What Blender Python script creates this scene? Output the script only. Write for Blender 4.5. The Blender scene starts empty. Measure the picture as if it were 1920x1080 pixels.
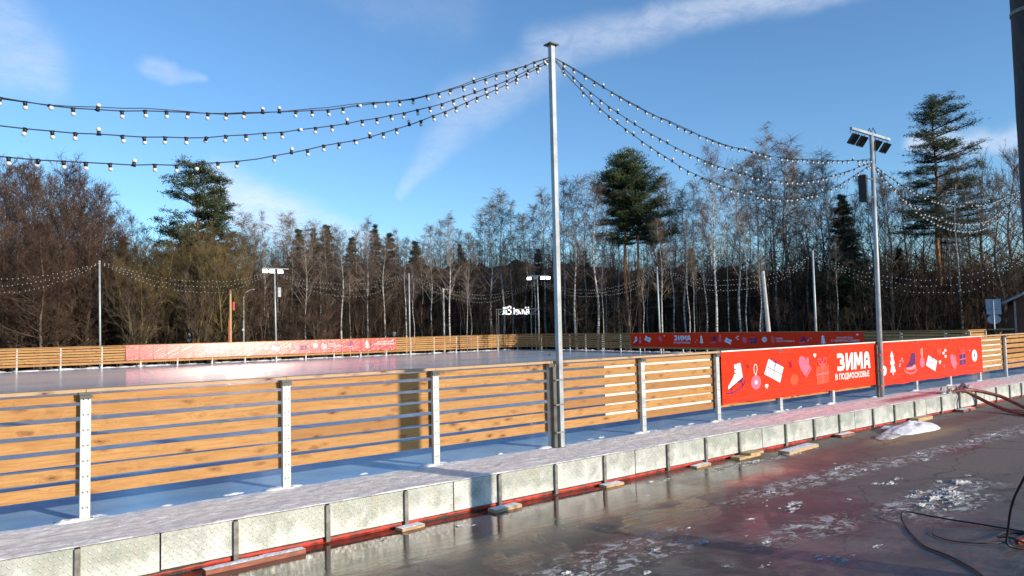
import bpy, math, random
from mathutils import Vector, Matrix, noise
R = math.radians
scn = bpy.context.scene
C = scn.collection

# ------------------------------------------------------------------ camera
CAM = Vector((-1.236, -8.274, 1.762))
RIGHT = Vector((0.78425854, -0.62005669, -0.02163908))
UP = Vector((-0.01648688, -0.05569253, 0.99831184))
FWD = Vector((0.62021506, 0.78257782, 0.05390014))
cd = bpy.data.cameras.new('camera')
cd.sensor_width = 36; cd.lens = 1390 / 1920 * 36
cd.clip_start = 0.05; cd.clip_end = 3000
cam = bpy.data.objects.new('camera', cd); C.objects.link(cam)
m = Matrix((RIGHT, UP, -FWD)).transposed().to_4x4(); m.translation = CAM
cam.matrix_world = m
scn.camera = cam

# ------------------------------------------------------------------ light
SUN_EL, SUN_AZ = 15.0, 161.5          # azimuth clockwise from +Y
SUN_DIR = Vector((math.sin(R(SUN_AZ)) * math.cos(R(SUN_EL)), math.cos(R(SUN_AZ)) * math.cos(R(SUN_EL)), math.sin(R(SUN_EL))))
sl = bpy.data.lights.new('sun', 'SUN'); sl.energy = 5.0; sl.use_shadow = True; sl.angle = R(0.6); sl.color = (1.0, .86, .68)
so = bpy.data.objects.new('sun', sl); C.objects.link(so)
so.rotation_euler = SUN_DIR.to_track_quat('Z', 'Y').to_euler()
scn.view_settings.view_transform = 'Standard'; scn.view_settings.look = 'None'
scn.view_settings.exposure = 0.15; scn.view_settings.gamma = 1

# ------------------------------------------------------------------ node helpers
class NT:
    def __init__(s, nt): s.nt = nt; s.n = nt.nodes; s.l = nt.links
    def put(s, sock, v):
        if isinstance(v, bpy.types.NodeSocket): s.l.new(v, sock)
        elif v is not None:
            try: sock.default_value = v
            except Exception: sock.default_value = tuple(v) + (1,)
    def new(s, t, **k):
        n = s.n.new(t)
        for a, b in k.items(): setattr(n, a, b)
        return n
    def math(s, op, a, b=None, c=None, clamp=False):
        n = s.new('ShaderNodeMath', operation=op, use_clamp=clamp)
        for i, v in enumerate((a, b, c)):
            if v is not None: s.put(n.inputs[i], v)
        return n.outputs[0]
    def vmath(s, op, a, b=None, out=0):
        n = s.new('ShaderNodeVectorMath', operation=op); s.put(n.inputs[0], a)
        if b is not None: s.put(n.inputs[1], b)
        return n.outputs[out]
    def mix(s, f, a, b, mode='MIX'):
        n = s.new('ShaderNodeMix', data_type='RGBA', blend_type=mode)
        s.put(n.inputs[0], f); s.put(n.inputs[6], a); s.put(n.inputs[7], b)
        return n.outputs[2]
    def ramp(s, v, lo, hi, a=0., b=1.):
        n = s.new('ShaderNodeMapRange', interpolation_type='SMOOTHSTEP')
        for i, q in enumerate((v, lo, hi, a, b)): s.put(n.inputs[i], q)
        return n.outputs[0]
    def noise(s, vec, scale=5., detail=4., rough=.55, dist=0., out=0):
        n = s.new('ShaderNodeTexNoise'); s.put(n.inputs['Vector'], vec)
        n.inputs['Scale'].default_value = scale; n.inputs['Detail'].default_value = detail
        n.inputs['Roughness'].default_value = rough; n.inputs['Distortion'].default_value = dist
        return n.outputs[out]
    def voro(s, vec, scale=5., out=0, feature='F1'):
        n = s.new('ShaderNodeTexVoronoi', feature=feature); s.put(n.inputs['Vector'], vec)
        n.inputs['Scale'].default_value = scale
        return n.outputs[out]
    def sep(s, v):
        n = s.new('ShaderNodeSeparateXYZ'); s.put(n.inputs[0], v); return n.outputs
    def comb(s, x, y, z):
        n = s.new('ShaderNodeCombineXYZ')
        for i, q in enumerate((x, y, z)): s.put(n.inputs[i], q)
        return n.outputs[0]
    def scale(s, v, sc): return s.vmath('MULTIPLY', v, sc)
    def pos(s): return s.new('ShaderNodeNewGeometry').outputs['Position']
    def obj(s): return s.new('ShaderNodeTexCoord').outputs['Object']
    def rnd(s): return s.new('ShaderNodeObjectInfo').outputs['Random']
    def bump(s, h, strength=.3, dist=.01):
        n = s.new('ShaderNodeBump'); n.inputs['Strength'].default_value = strength
        n.inputs['Distance'].default_value = dist; s.put(n.inputs['Height'], h); return n.outputs[0]

def mat(name, col=(.5, .5, .5), rough=.6, metal=0., spec=.5, fn=None):
    m = bpy.data.materials.new(name); m.use_nodes = True
    t = NT(m.node_tree); b = m.node_tree.nodes['Principled BSDF']
    t.put(b.inputs['Base Color'], tuple(col) + (1,)); b.inputs['Roughness'].default_value = rough
    b.inputs['Metallic'].default_value = metal; b.inputs['Specular IOR Level'].default_value = spec
    if fn:
        r = fn(t, b) or {}
        for k, v in r.items(): t.put(b.inputs[k], v)
    return m

def simple_var(col, amt=.25, scale=6., rough=.6, metal=0., bump=0., stretch=(1, 1, 1)):
    def fn(t, b):
        v = t.scale(t.pos(), stretch); n = t.noise(v, scale, 5)
        lo = tuple(c * (1 - amt) for c in col) + (1,); hi = tuple(min(1, c * (1 + amt)) for c in col) + (1,)
        d = {'Base Color': t.mix(t.ramp(n, .3, .7), lo, hi), 'Roughness': t.ramp(n, .2, .8, rough * .85, min(1, rough * 1.15))}
        if bump: d['Normal'] = t.bump(t.noise(v, scale * 6, 4), bump, .01)
        return d
    return fn

# ------------------------------------------------------------------ world
w = bpy.data.worlds.new('World'); scn.world = w; w.use_nodes = True
t = NT(w.node_tree); bg = w.node_tree.nodes['Background']
sky = t.new('ShaderNodeTexSky', sky_type='NISHITA'); sky.sun_disc = False
sky.sun_elevation = R(SUN_EL); sky.sun_rotation = R(SUN_AZ); sky.altitude = 100
sky.air_density = 1.0; sky.dust_density = 0; sky.ozone_density = 2.5
dirv = t.new('ShaderNodeTexCoord').outputs['Generated']
dx, dy, dz = t.sep(dirv)[0:3]
az = t.math('MULTIPLY', t.math('ARCTAN2', dx, dy), 57.2958)
el = t.math('MULTIPLY', t.math('ARCSINE', dz), 57.2958)
wn = t.new('ShaderNodeTexNoise'); t.put(wn.inputs['Vector'], dirv); wn.inputs['Scale'].default_value = 9; wn.inputs['Detail'].default_value = 5
wv = t.sep(wn.outputs['Color'])
wa = t.math('ADD', az, t.math('MULTIPLY', t.math('SUBTRACT', wv[0], .5), 5.0))
we = t.math('ADD', el, t.math('MULTIPLY', t.math('SUBTRACT', wv[1], .5), 5.0))
fine = t.noise(t.scale(dirv, (1, 1, 2.2)), 26, 8, .68, .6)
def capsule(a0, e0, a1, e1, w0, w1, op, soft=1.0, A=None, E=None):
    A = A or wa; E = E or we
    L2 = (a1 - a0) ** 2 + (e1 - e0) ** 2
    pa = t.math('SUBTRACT', A, a0); pe = t.math('SUBTRACT', E, e0)
    h = t.math('DIVIDE', t.math('ADD', t.math('MULTIPLY', pa, a1 - a0), t.math('MULTIPLY', pe, e1 - e0)), L2, clamp=True)
    qx = t.math('SUBTRACT', pa, t.math('MULTIPLY', h, a1 - a0)); qe = t.math('SUBTRACT', pe, t.math('MULTIPLY', h, e1 - e0))
    d = t.math('SQRT', t.math('ADD', t.math('MULTIPLY', qx, qx), t.math('MULTIPLY', qe, qe)))
    wid = t.math('ADD', w0, t.math('MULTIPLY', h, w1 - w0))
    r = t.math('DIVIDE', d, wid)
    return t.math('MULTIPLY', t.ramp(r, 0.15, 1.25, 1, 0), op)
sa = t.math('ADD', az, t.math('MULTIPLY', t.math('SUBTRACT', wv[0], .5), 2.2))
se = t.math('ADD', el, t.math('MULTIPLY', t.math('SUBTRACT', wv[1], .5), 2.2))
parts = [capsule(29.9, 10.6, 35.6, 17.3, .5, 2.2, .22, A=sa, E=se), capsule(34.5, 16.4, 42.5, 20.5, 2.2, 1.9, .26, A=sa, E=se),
         capsule(41, 20.9, 50.8, 22.0, 1.9, 1.6, .32, A=sa, E=se), capsule(50.0, 22.2, 67, 23.0, 1.5, 1.2, .38, A=sa, E=se),
         capsule(1.5, 19.5, 6.0, 17.5, 4.2, 2.2, .30), capsule(12.5, 18.6, 15.3, 17.9, .8, .5, .28),
         capsule(17.2, 9.8, 21.5, 8.3, 2.8, 2.4, .62), capsule(22.0, 8.0, 29, 6.8, 1.8, 1.1, .36),
         capsule(68.5, 12.1, 75, 11.8, 1.1, 1.1, .45), capsule(20.0, 25.5, 34, 24.5, 2.0, 3.0, .08)]
cl = parts[0]
for q in parts[1:]: cl = t.math('MAXIMUM', cl, q)
cl = t.math('MULTIPLY', cl, t.ramp(fine, .3, .68, .6, 1.15))
skyc = t.mix(1.0, sky.outputs[0], (.80, 1.04, 1.24, 1), 'MULTIPLY')
col = t.mix(cl, skyc, (5.6, 5.9, 6.6, 1))
t.put(bg.inputs['Color'], col); bg.inputs['Strength'].default_value = .15

# ------------------------------------------------------------------ mesh helpers
class MB:
    def __init__(s): s.v = []; s.f = []; s.mi = []
    def add(s, vs, fs, mi=0):
        o = len(s.v); s.v.extend(tuple(p) for p in vs); s.f.extend(tuple(i + o for i in f) for f in fs); s.mi.extend([mi] * len(fs)); return s
    def box(s, x0, y0, z0, x1, y1, z1, mi=0, M=None):
        v = [Vector(p) for p in ((x0,y0,z0),(x1,y0,z0),(x1,y1,z0),(x0,y1,z0),(x0,y0,z1),(x1,y0,z1),(x1,y1,z1),(x0,y1,z1))]
        if M is not None: v = [M @ p for p in v]
        return s.add(v, [(0,3,2,1),(4,5,6,7),(0,1,5,4),(1,2,6,5),(2,3,7,6),(3,0,4,7)], mi)
    def cbox(s, c, sx, sy, sz, rz=0, rx=0, ry=0, mi=0):
        M = Matrix.Translation(c) @ Matrix.Rotation(rz, 4, 'Z') @ Matrix.Rotation(ry, 4, 'Y') @ Matrix.Rotation(rx, 4, 'X')
        return s.box(-sx/2, -sy/2, -sz/2, sx/2, sy/2, sz/2, mi, M)
    def tube(s, pts, rad, n=8, mi=0, cap=True):
        pts = [Vector(p) for p in pts]
        if not hasattr(rad, '__len__'): rad = [rad] * len(pts)
        vs = []; fs = []; u = None
        for i, p in enumerate(pts):
            d = (pts[min(i+1, len(pts)-1)] - pts[max(i-1, 0)])
            d = d.normalized() if d.length > 1e-9 else Vector((0, 0, 1))
            if u is None:
                u = d.cross(Vector((0, 0, 1)))
                if u.length < 1e-3: u = Vector((1, 0, 0))
                u.normalize()
            else:
                u = u - d * u.dot(d)
                u = u.normalized() if u.length > 1e-6 else d.orthogonal().normalized()
            w_ = d.cross(u)
            for k in range(n):
                a = 2 * math.pi * k / n
                vs.append(p + (u * math.cos(a) + w_ * math.sin(a)) * rad[i])
        for i in range(len(pts) - 1):
            for k in range(n):
                a, b = i*n + k, i*n + (k+1) % n
                fs.append((a, b, b+n, a+n))
        if cap: fs.append(tuple(range(n))[::-1]); fs.append(tuple(range((len(pts)-1)*n, len(pts)*n)))
        return s.add(vs, fs, mi)
    def spike(s, p, q, r, mi=0):
        d = q - p
        if d.length < 1e-6: return
        a = d.orthogonal().normalized() * r; b = d.cross(a).normalized() * r
        s.add([p + a, p - a*.5 + b*.87, p - a*.5 - b*.87, q], [(0,1,3),(1,2,3),(2,0,3)], mi)
    def seg(s, p, q, r0, r1, mi=0):
        d = q - p
        if d.length < 1e-6: return
        a = d.orthogonal().normalized(); b = d.cross(a).normalized()
        vs = []
        for c, r in ((p, r0), (q, r1)):
            for k in (0, 1, 2):
                an = k * 2.0944; vs.append(c + (a*math.cos(an) + b*math.sin(an)) * r)
        s.add(vs, [(0,1,4,3),(1,2,5,4),(2,0,3,5)], mi)
    def mesh(s, name, mats, smooth=False):
        me = bpy.data.meshes.new(name); me.from_pydata(s.v, [], s.f)
        for q in (mats if isinstance(mats, (list, tuple)) else [mats]): me.materials.append(q)
        if any(s.mi): me.polygons.foreach_set('material_index', s.mi)
        if smooth: me.polygons.foreach_set('use_smooth', [True] * len(me.polygons))
        me.update(); return me
    def build(s, name, mats, parent=None, smooth=False):
        return link(name, s.mesh(name, mats, smooth), parent)
def link(name, data, parent=None):
    o = bpy.data.objects.new(name, data); C.objects.link(o)
    if parent is not None: o.parent = parent
    return o
def tag(o, label=None, cat=None, group=None, kind=None):
    if label: o['label'] = label
    if cat: o['category'] = cat
    if group: o['group'] = group
    if kind: o['kind'] = kind
    return o
def empty(name, loc, label, cat, group=None, rz=0):
    o = link(name, None); o.location = loc; o.rotation_euler.z = rz; o.empty_display_size = .2
    return tag(o, label, cat, group)
def local(parent, p): return Vector(p) - Vector(parent.location)

# ------------------------------------------------------------------ materials
def wood_fn(base, dark, warm, axis=0):
    def fn(t, b):
        p = t.pos(); s = t.sep(p)
        along = t.math('ADD', t.math('MULTIPLY', s[0], 1.0), t.math('MULTIPLY', s[1], .9 if axis == 0 else 1.0))
        row = t.math('FLOOR', t.math('DIVIDE', t.math('SUBTRACT', s[2], .225), .1482))
        shift = t.math('MULTIPLY', row, 3.71)
        a2 = t.math('ADD', along, shift)
        v = t.comb(a2, t.math('MULTIPLY', s[2], 1.0), row)
        # knots: elongated dark spots with flame-shaped grain around them
        kv = t.comb(t.math('MULTIPLY', a2, 3.4), t.math('MULTIPLY', s[2], 9.5), t.math('MULTIPLY', row, 5.3))
        kv = t.vmath('ADD', kv, t.scale(t.vmath('SUBTRACT', t.noise(t.comb(t.math('MULTIPLY', a2, 8.), t.math('MULTIPLY', s[2], 20), row), 1.0, 3, .6, out=1), (.5, .5, .5)), (.55, .5, 0))); kd = t.voro(kv, 1.0); kc = t.sep(t.voro(kv, 1.0, out=1))
        near = t.ramp(kd, .08, .45, 1, 0)
        grainv = t.comb(t.math('MULTIPLY', a2, 1.6), t.math('ADD', t.math('MULTIPLY', s[2], 34), t.math('MULTIPLY', near, 9)), row)
        g = t.noise(grainv, 1.6, 6, .6, .5)
        g2 = t.noise(t.comb(t.math('MULTIPLY', a2, 3.), t.math('MULTIPLY', s[2], 12), row), 2.2, 4, .6)
        c = t.mix(t.ramp(g, .35, .7), base + (1,), warm + (1,))
        c = t.mix(t.math('MULTIPLY', t.ramp(g2, .50, .74), .32), c, dark + (1,))
        fl = t.noise(t.comb(t.math('MULTIPLY', a2, 9.), t.math('MULTIPLY', s[2], 16), row), 1.3, 5, .65, 1.5)
        c = t.mix(t.math('MULTIPLY', t.ramp(fl, .55, .68), t.math('MULTIPLY', near, .8)), c, tuple(min(1, q * 1.35) for q in base) + (1,))
        c = t.mix(t.math('MULTIPLY', t.ramp(fl, .46, .34), t.math('MULTIPLY', near, .7)), c, dark + (1,))
        wn_ = t.new('ShaderNodeTexWhiteNoise', noise_dimensions='3D'); t.put(wn_.inputs[0], t.comb(row, t.math('FLOOR', t.math('DIVIDE', s[0], 2.0)), t.math('FLOOR', t.math('DIVIDE', s[1], 2.0)))); rv = wn_.outputs[0]
        c = t.mix(t.math('MULTIPLY', rv, .55), c, warm + (1,))
        c = t.mix(t.math('MULTIPLY', t.ramp(rv, .72, 1.0), .35), c, dark + (1,))
        stn = t.noise(t.comb(t.math('MULTIPLY', a2, .7), t.math('MULTIPLY', s[2], 2.5), 3.0), 1.0, 6, .7, .4)
        c = t.mix(t.math('MULTIPLY', t.ramp(stn, .54, .72), .16), c, (.20, .13, .08, 1))
        fg = t.noise(t.comb(t.math('MULTIPLY', a2, 4.0), t.math('MULTIPLY', s[2], 120), row), 1.0, 3, .6)
        c = t.mix(t.math('MULTIPLY', t.ramp(fg, .5, .75), .35), c, dark + (1,))
        halo = t.math('MULTIPLY', t.ramp(kd, .08, .38, .75, 0), t.ramp(kc[0], .15, .4))
        c = t.mix(halo, c, dark + (1,))
        core = t.math('MULTIPLY', t.ramp(kd, .06, .14, .9, 0), t.ramp(kc[0], .2, .35))
        c = t.mix(core, c, (.10, .035, .012, 1))
        return {'Base Color': c, 'Roughness': t.ramp(g, .2, .8, .55, .75), 'Normal': t.bump(g, .25, .004)}
    return fn
M = {}
M['wood'] = mat('fence_wood', spec=.3, fn=wood_fn((.50, .275, .098), (.19, .075, .024), (.37, .18, .056)))
M['rail'] = mat('rail_wood', spec=.3, fn=wood_fn((.46, .29, .15), (.20, .11, .06), (.52, .37, .22)))
M['farwood'] = mat('far_fence_wood', spec=.25, fn=wood_fn((.50, .29, .115), (.24, .10, .035), (.38, .19, .065)))
def galv(t, b):
    p = t.pos(); n = t.noise(p, 5, 4); n2 = t.voro(p, 90, out=1); k = t.sep(n2)
    f = t.math('ADD', t.math('MULTIPLY', n, .7), t.math('MULTIPLY', k[0], .12))
    return {'Base Color': t.mix(t.ramp(f, .25, .75), (.40, .43, .44, 1), (.62, .64, .63, 1)), 'Roughness': t.ramp(n, .3, .7, .42, .65)}
M['galv'] = mat('galvanised_steel', metal=.35, fn=galv)
M['steel'] = mat('grey_painted_steel', metal=.2, fn=simple_var((.36, .385, .40), .2, 5, .5))
M['darksteel'] = mat('dark_steel', metal=.3, fn=simple_var((.10, .10, .09), .3, 8, .55))
M['barsteel'] = mat('weathered_bar_steel', metal=.2, fn=simple_var((.20, .195, .17), .35, 14, .6))
M['lampblack'] = mat('black_lamp_housing', fn=simple_var((.018, .018, .02), .3, 10, .5))
M['cap'] = mat('dark_green_cap', metal=.0, fn=simple_var((.07, .08, .07), .3, 8, .5))
M['bolt'] = mat('bolt_hole', (.03, .03, .03), .6)
def plate(t, b):
    o = t.pos(); s = t.sep(o); rnd = t.rnd()
    a = t.math('MULTIPLY', t.math('ADD', s[0], s[2]), 14.0); c = t.math('MULTIPLY', t.math('SUBTRACT', s[0], s[2]), 14.0)
    fa = t.math('SUBTRACT', t.math('FRACT', a), .5); fc = t.math('SUBTRACT', t.math('FRACT', c), .5)
    par = t.math('MODULO', t.math('ABSOLUTE', t.math('ADD', t.math('FLOOR', a), t.math('FLOOR', c))), 2.0)
    def ell(x, y, ax, ay):
        return t.math('ADD', t.math('POWER', t.math('DIVIDE', t.math('ABSOLUTE', x), ax), 2.0), t.math('POWER', t.math('DIVIDE', t.math('ABSOLUTE', y), ay), 2.0))
    e1 = ell(fa, fc, .40, .15); e2 = ell(fa, fc, .15, .40)
    par = t.math('GREATER_THAN', par, .5)
    e = t.math('ADD', t.math('MULTIPLY', e1, par), t.math('MULTIPLY', e2, t.math('SUBTRACT', 1.0, par)))
    bmp = t.ramp(e, .3, 1.2, 1, 0)
    n = t.noise(t.vmath('ADD', o, t.comb(t.math('MULTIPLY', rnd, 30), 0, 0)), 3.0, 6, .6)
    n2 = t.noise(o, 22, 4)
    base = t.mix(t.ramp(n, .32, .68), (.30, .32, .30, 1), (.56, .58, .55, 1))
    base = t.mix(t.ramp(rnd, 0, 1, 0, .6), base, (.30, .335, .28, 1))
    stain = t.math('MULTIPLY', t.ramp(t.noise(t.scale(o, (1, 1, .6)), 4.5, 5), .56, .75), .5)
    base = t.mix(stain, base, (.40, .34, .22, 1))
    frost = t.math('MULTIPLY', t.ramp(t.math('ADD', t.math('MULTIPLY', s[2], -1.2), t.noise(o, 6, 5)), .62, .95), .55)
    base = t.mix(frost, base, (.75, .76, .74, 1))
    base = t.mix(t.math('MULTIPLY', bmp, .34), base, (.75, .76, .72, 1))
    return {'Base Color': base, 'Metallic': .30, 'Roughness': t.ramp(n2, .3, .7, .38, .62), 'Normal': t.bump(bmp, .9, .004)}
M['plate'] = mat('tread_plate', fn=plate)

def ice_fn(t, b):
    p = t.pos(); s = t.sep(p)
    n = t.noise(t.scale(p, (.30, .9, 1)), 1.0, 5, .55, .6); n2 = t.noise(p, 5, 5)
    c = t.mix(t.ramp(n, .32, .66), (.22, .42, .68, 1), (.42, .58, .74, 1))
    c = t.mix(t.ramp(s[1], 3, 12, 0, .75), c, t.mix(t.ramp(n, .3, .7), (.52, .60, .66, 1), (.66, .70, .72, 1)))  # farther ice greyed: grazing reflection of sky and trees put into the colour
    sc = t.noise(t.scale(p, (3, 22, 1)), 1.4, 4)
    c = t.mix(t.math('MULTIPLY', t.ramp(sc, .57, .72), .5), c, (.62, .68, .72, 1))
    wet = t.ramp(t.noise(t.scale(p, (.12, .35, 1)), 1.0, 3), .50, .64)
    c = t.mix(t.math('MULTIPLY', wet, .35), c, (.20, .30, .42, 1))
    h = t.math('ADD', t.math('MULTIPLY', n2, .5), t.noise(t.scale(p, (1, 3, 1)), 1.2, 2))
    return {'Base Color': c, 'Roughness': t.ramp(n2, .3, .75, .13, .26), 'Normal': t.bump(h, .06, .02), 'IOR': 1.31}
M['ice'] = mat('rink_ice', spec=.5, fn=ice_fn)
def deck_fn(t, b):
    p = t.pos(); s = t.sep(p)
    n = t.noise(p, 3, 5); f = t.noise(t.scale(p, (.8, 1.9, 1)), 9, 6, .68, 1.4); ff = t.noise(p, 90, 3)
    c = t.mix(t.ramp(f, .42, .60), (.66, .65, .63, 1), (.95, .94, .91, 1))
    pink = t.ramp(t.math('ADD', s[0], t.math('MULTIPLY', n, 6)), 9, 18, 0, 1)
    c = t.mix(t.math('MULTIPLY', pink, .30), c, (.75, .50, .47, 1))  # red reflected from the banners, put into the deck colour towards the right
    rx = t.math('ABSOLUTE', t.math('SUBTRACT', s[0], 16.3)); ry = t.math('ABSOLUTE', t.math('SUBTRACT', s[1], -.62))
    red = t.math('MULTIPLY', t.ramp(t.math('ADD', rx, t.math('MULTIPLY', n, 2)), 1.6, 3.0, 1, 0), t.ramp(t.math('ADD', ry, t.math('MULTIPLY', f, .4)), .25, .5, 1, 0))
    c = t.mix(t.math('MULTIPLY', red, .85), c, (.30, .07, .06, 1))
    c = t.mix(t.math('MULTIPLY', t.ramp(n, .55, .7), .2), c, (.55, .56, .56, 1))
    h = t.math('ADD', f, t.math('MULTIPLY', ff, .25))
    return {'Base Color': c, 'Roughness': .6, 'Normal': t.bump(h, .8, .02)}
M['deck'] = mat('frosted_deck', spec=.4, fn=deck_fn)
M['snow'] = mat('snow', spec=.3, fn=lambda t, b: {'Base Color': t.mix(t.ramp(t.noise(t.pos(), 7, 6), .35, .65), (.70, .72, .75, 1), (.90, .90, .91, 1)), 'Roughness': .6, 'Normal': t.bump(t.noise(t.pos(), 30, 6), .8, .03)})
M['slush'] = mat('grey_slush', spec=.5, fn=lambda t, b: {'Base Color': t.mix(t.ramp(t.noise(t.pos(), 9, 6), .35, .65), (.26, .25, .235, 1), (.66, .65, .62, 1)), 'Roughness': .4, 'Normal': t.bump(t.noise(t.pos(), 50, 6), .8, .02)})

def asphalt(t, b):
    p = t.pos(); s = t.sep(p)
    big = t.noise(p, .45, 5, .6, .5); mid = t.noise(p, 2.2, 6, .65, .6); fi = t.noise(p, 60, 4); strk = t.noise(t.scale(p, (.8, 2.6, 1)), 2.0, 6, .62, 1.0)
    def blob(x, y, rx, ry, wob=.7):
        a = t.math('DIVIDE', t.math('SUBTRACT', s[0], x), rx); c = t.math('DIVIDE', t.math('SUBTRACT', s[1], y), ry)
        d = t.math('SQRT', t.math('ADD', t.math('MULTIPLY', a, a), t.math('MULTIPLY', c, c)))
        d = t.math('ADD', d, t.math('MULTIPLY', t.math('SUBTRACT', mid, .5), wob * 2.4))
        return t.ramp(d, .55, 1.15, 1, 0)
    def mx(l):
        r = l[0]
        for q in l[1:]: r = t.math('MAXIMUM', r, q)
        return r
    c = t.mix(t.ramp(mid, .35, .65), (.038, .031, .024, 1), (.120, .098, .074, 1))
    dry = t.math('MULTIPLY', t.ramp(t.math('ADD', t.math('MULTIPLY', big, 2.2), t.math('MULTIPLY', s[0], .16)), 2.15, 3.1), 1.0)
    dry = mx([dry, blob(11.2, -3.7, 2.6, .75), blob(17, -3.2, 4, .6)])
    c = t.mix(dry, c, t.mix(t.ramp(fi, .3, .7), (.10, .078, .058, 1), (.26, .215, .165, 1)))
    redm = mx([blob(9.6, -2.0, 2.6, .65), blob(6.4, -3.4, 1.6, .9), blob(12.3, -3.15, 1.2, .2), blob(4.9, -1.75, 2.6, .55), blob(5.1, -3.1, 1.6, .4), blob(2.5, -1.15, 5.5, .2, .3), blob(15, -1.7, 5, .35)])
    redm = t.math('MULTIPLY', redm, t.ramp(strk, .28, .6, .25, 1))
    c = t.mix(t.math('MULTIPLY', redm, .58), c, (.16, .018, .016, 1))
    green = mx([blob(2.4, -2.3, 2.2, .5), blob(8.0, -1.7, 1.2, .3)])
    c = t.mix(t.math('MULTIPLY', green, .6), c, (.13, .14, .11, 1))
    sand = blob(13.3, -1.98, 1.9, .42, .5)
    c = t.mix(sand, c, t.mix(t.ramp(fi, .35, .65), (.15, .10, .045, 1), (.50, .38, .20, 1)))
    frost = mx([blob(8.6, -2.75, 2.4, .32), blob(11.6, -2.95, 3.0, .24), blob(8.3, -4.4, 1.5, .5), blob(14.5, -3.0, 2.2, .3), blob(3.7, -3.3, 1.3, .42), blob(6.0, -4.0, .9, .3), blob(4.4, -3.1, .8, .2), blob(9.5, -1.45, 1.4, .14)])
    frost = t.math('MULTIPLY', frost, t.ramp(t.noise(t.scale(p, (1, 1.6, 1)), 5, 9, .78, 1.0), .49, .57))
    haz = t.math('MULTIPLY', t.ramp(strk, .54, .76), .35)
    c = t.mix(haz, c, (.16, .145, .125, 1))
    c = t.mix(t.math('MULTIPLY', frost, .85), c, (.64, .63, .61, 1))
    gr = t.noise(p, 22, 6, .75)
    c = t.mix(t.math('MULTIPLY', t.ramp(gr, .52, .70), .55), c, (.012, .010, .009, 1))
    c = t.mix(t.math('MULTIPLY', t.ramp(gr, .40, .26), .45), c, (.15, .125, .105, 1))
    crk = t.voro(t.vmath('ADD', t.scale(p, (1, 1.3, 1)), t.scale(t.noise(p, 2, 3, out=1), (.7, .7, 0))), .55, feature='DISTANCE_TO_EDGE')
    c = t.mix(t.ramp(crk, .004, .016, .55, 0), c, (.015, .013, .012, 1))
    pud = t.math('MULTIPLY', t.ramp(t.math('ADD', s[1], t.math('MULTIPLY', mid, .9)), -2.3, -1.5), t.ramp(s[0], 12, 18, 1, .3))
    pud = mx([pud, t.ramp(big, .50, .56), blob(6.4, -5.2, 2.2, .9)])
    pud = t.math('MULTIPLY', pud, t.math('SUBTRACT', 1.0, t.math('MAXIMUM', frost, t.math('MULTIPLY', dry, .8))))
    rough = t.mix(pud, t.ramp(fi, .2, .8, .35, .6), t.ramp(t.math('ADD', t.math('MULTIPLY', mid, .5), t.math('MULTIPLY', s[1], -.22)), .50, 1.05, .03, .34))
    rough = t.mix(frost, rough, (.5, .5, .5, 1)); rough = t.mix(t.math('MULTIPLY', dry, .8), rough, (.75, .75, .75, 1))
    h = t.math('ADD', t.math('MULTIPLY', fi, t.math('SUBTRACT', 1.0, pud)), t.math('MULTIPLY', frost, 1.5))
    h = t.math('ADD', h, t.math('MULTIPLY', t.math('MULTIPLY', strk, pud), t.ramp(s[1], -2.6, -1.6, 1.8, .35)))
    return {'Base Color': c, 'Roughness': rough, 'Normal': t.bump(h, .7, .010), 'Specular IOR Level': .5}
M['asphalt'] = mat('wet_asphalt', fn=asphalt)
M['ground'] = mat('leaf_litter', rough=.9, spec=.2, fn=lambda t, b: {'Base Color': t.mix(t.ramp(t.noise(t.pos(), .6, 8, .65), .4, .6), (.030, .022, .014, 1), (.085, .062, .04, 1)), 'Roughness': .9})

def vinyl(col, wr=.3):
    def fn(t, b):
        p = t.pos(); s = t.sep(p)
        h = t.noise(t.comb(t.math('MULTIPLY', s[0], 1.0), t.math('MULTIPLY', s[1], .9), t.math('MULTIPLY', s[2], 2.4)), 1.6, 4, .5, 1.2)
        low = t.ramp(s[2], .75, .28)
        fo = t.noise(t.comb(t.math('ADD', t.math('MULTIPLY', s[0], 1.2), t.math('MULTIPLY', s[2], 2.5)), s[1], t.math('MULTIPLY', s[2], 9.0)), 1.0, 3, .5, 2.0)
        h = t.math('ADD', h, t.math('MULTIPLY', t.math('MULTIPLY', fo, low), 2.2))
        n = t.noise(p, 3, 4)
        lo = tuple(c * .9 for c in col) + (1,)
        return {'Base Color': t.mix(n, lo, col + (1,)), 'Normal': t.bump(h, wr, .05), 'Roughness': .42}
    return fn
M['red'] = mat('red_vinyl', spec=.2, fn=vinyl((.95, .030, .001)))
def wrinkle(col):
    def fn(t, b):
        p = t.pos(); s = t.sep(p)
        u = t.math('ADD', t.math('MULTIPLY', s[0], .9), t.math('MULTIPLY', s[2], -1.7))
        h1 = t.noise(t.comb(t.math('MULTIPLY', u, 3.0), 0.0, t.math('MULTIPLY', s[2], .55)), 1.4, 5, .6, .9)
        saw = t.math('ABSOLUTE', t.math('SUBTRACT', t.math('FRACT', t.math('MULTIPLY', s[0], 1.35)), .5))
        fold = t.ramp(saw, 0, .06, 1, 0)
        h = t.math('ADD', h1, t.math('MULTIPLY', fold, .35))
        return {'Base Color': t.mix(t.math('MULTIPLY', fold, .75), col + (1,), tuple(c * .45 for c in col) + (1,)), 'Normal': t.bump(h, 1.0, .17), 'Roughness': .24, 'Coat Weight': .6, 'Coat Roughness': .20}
    return fn
M['redw'] = mat('red_wrinkled_vinyl', spec=1.0, fn=wrinkle((.80, .035, .02)))
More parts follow.
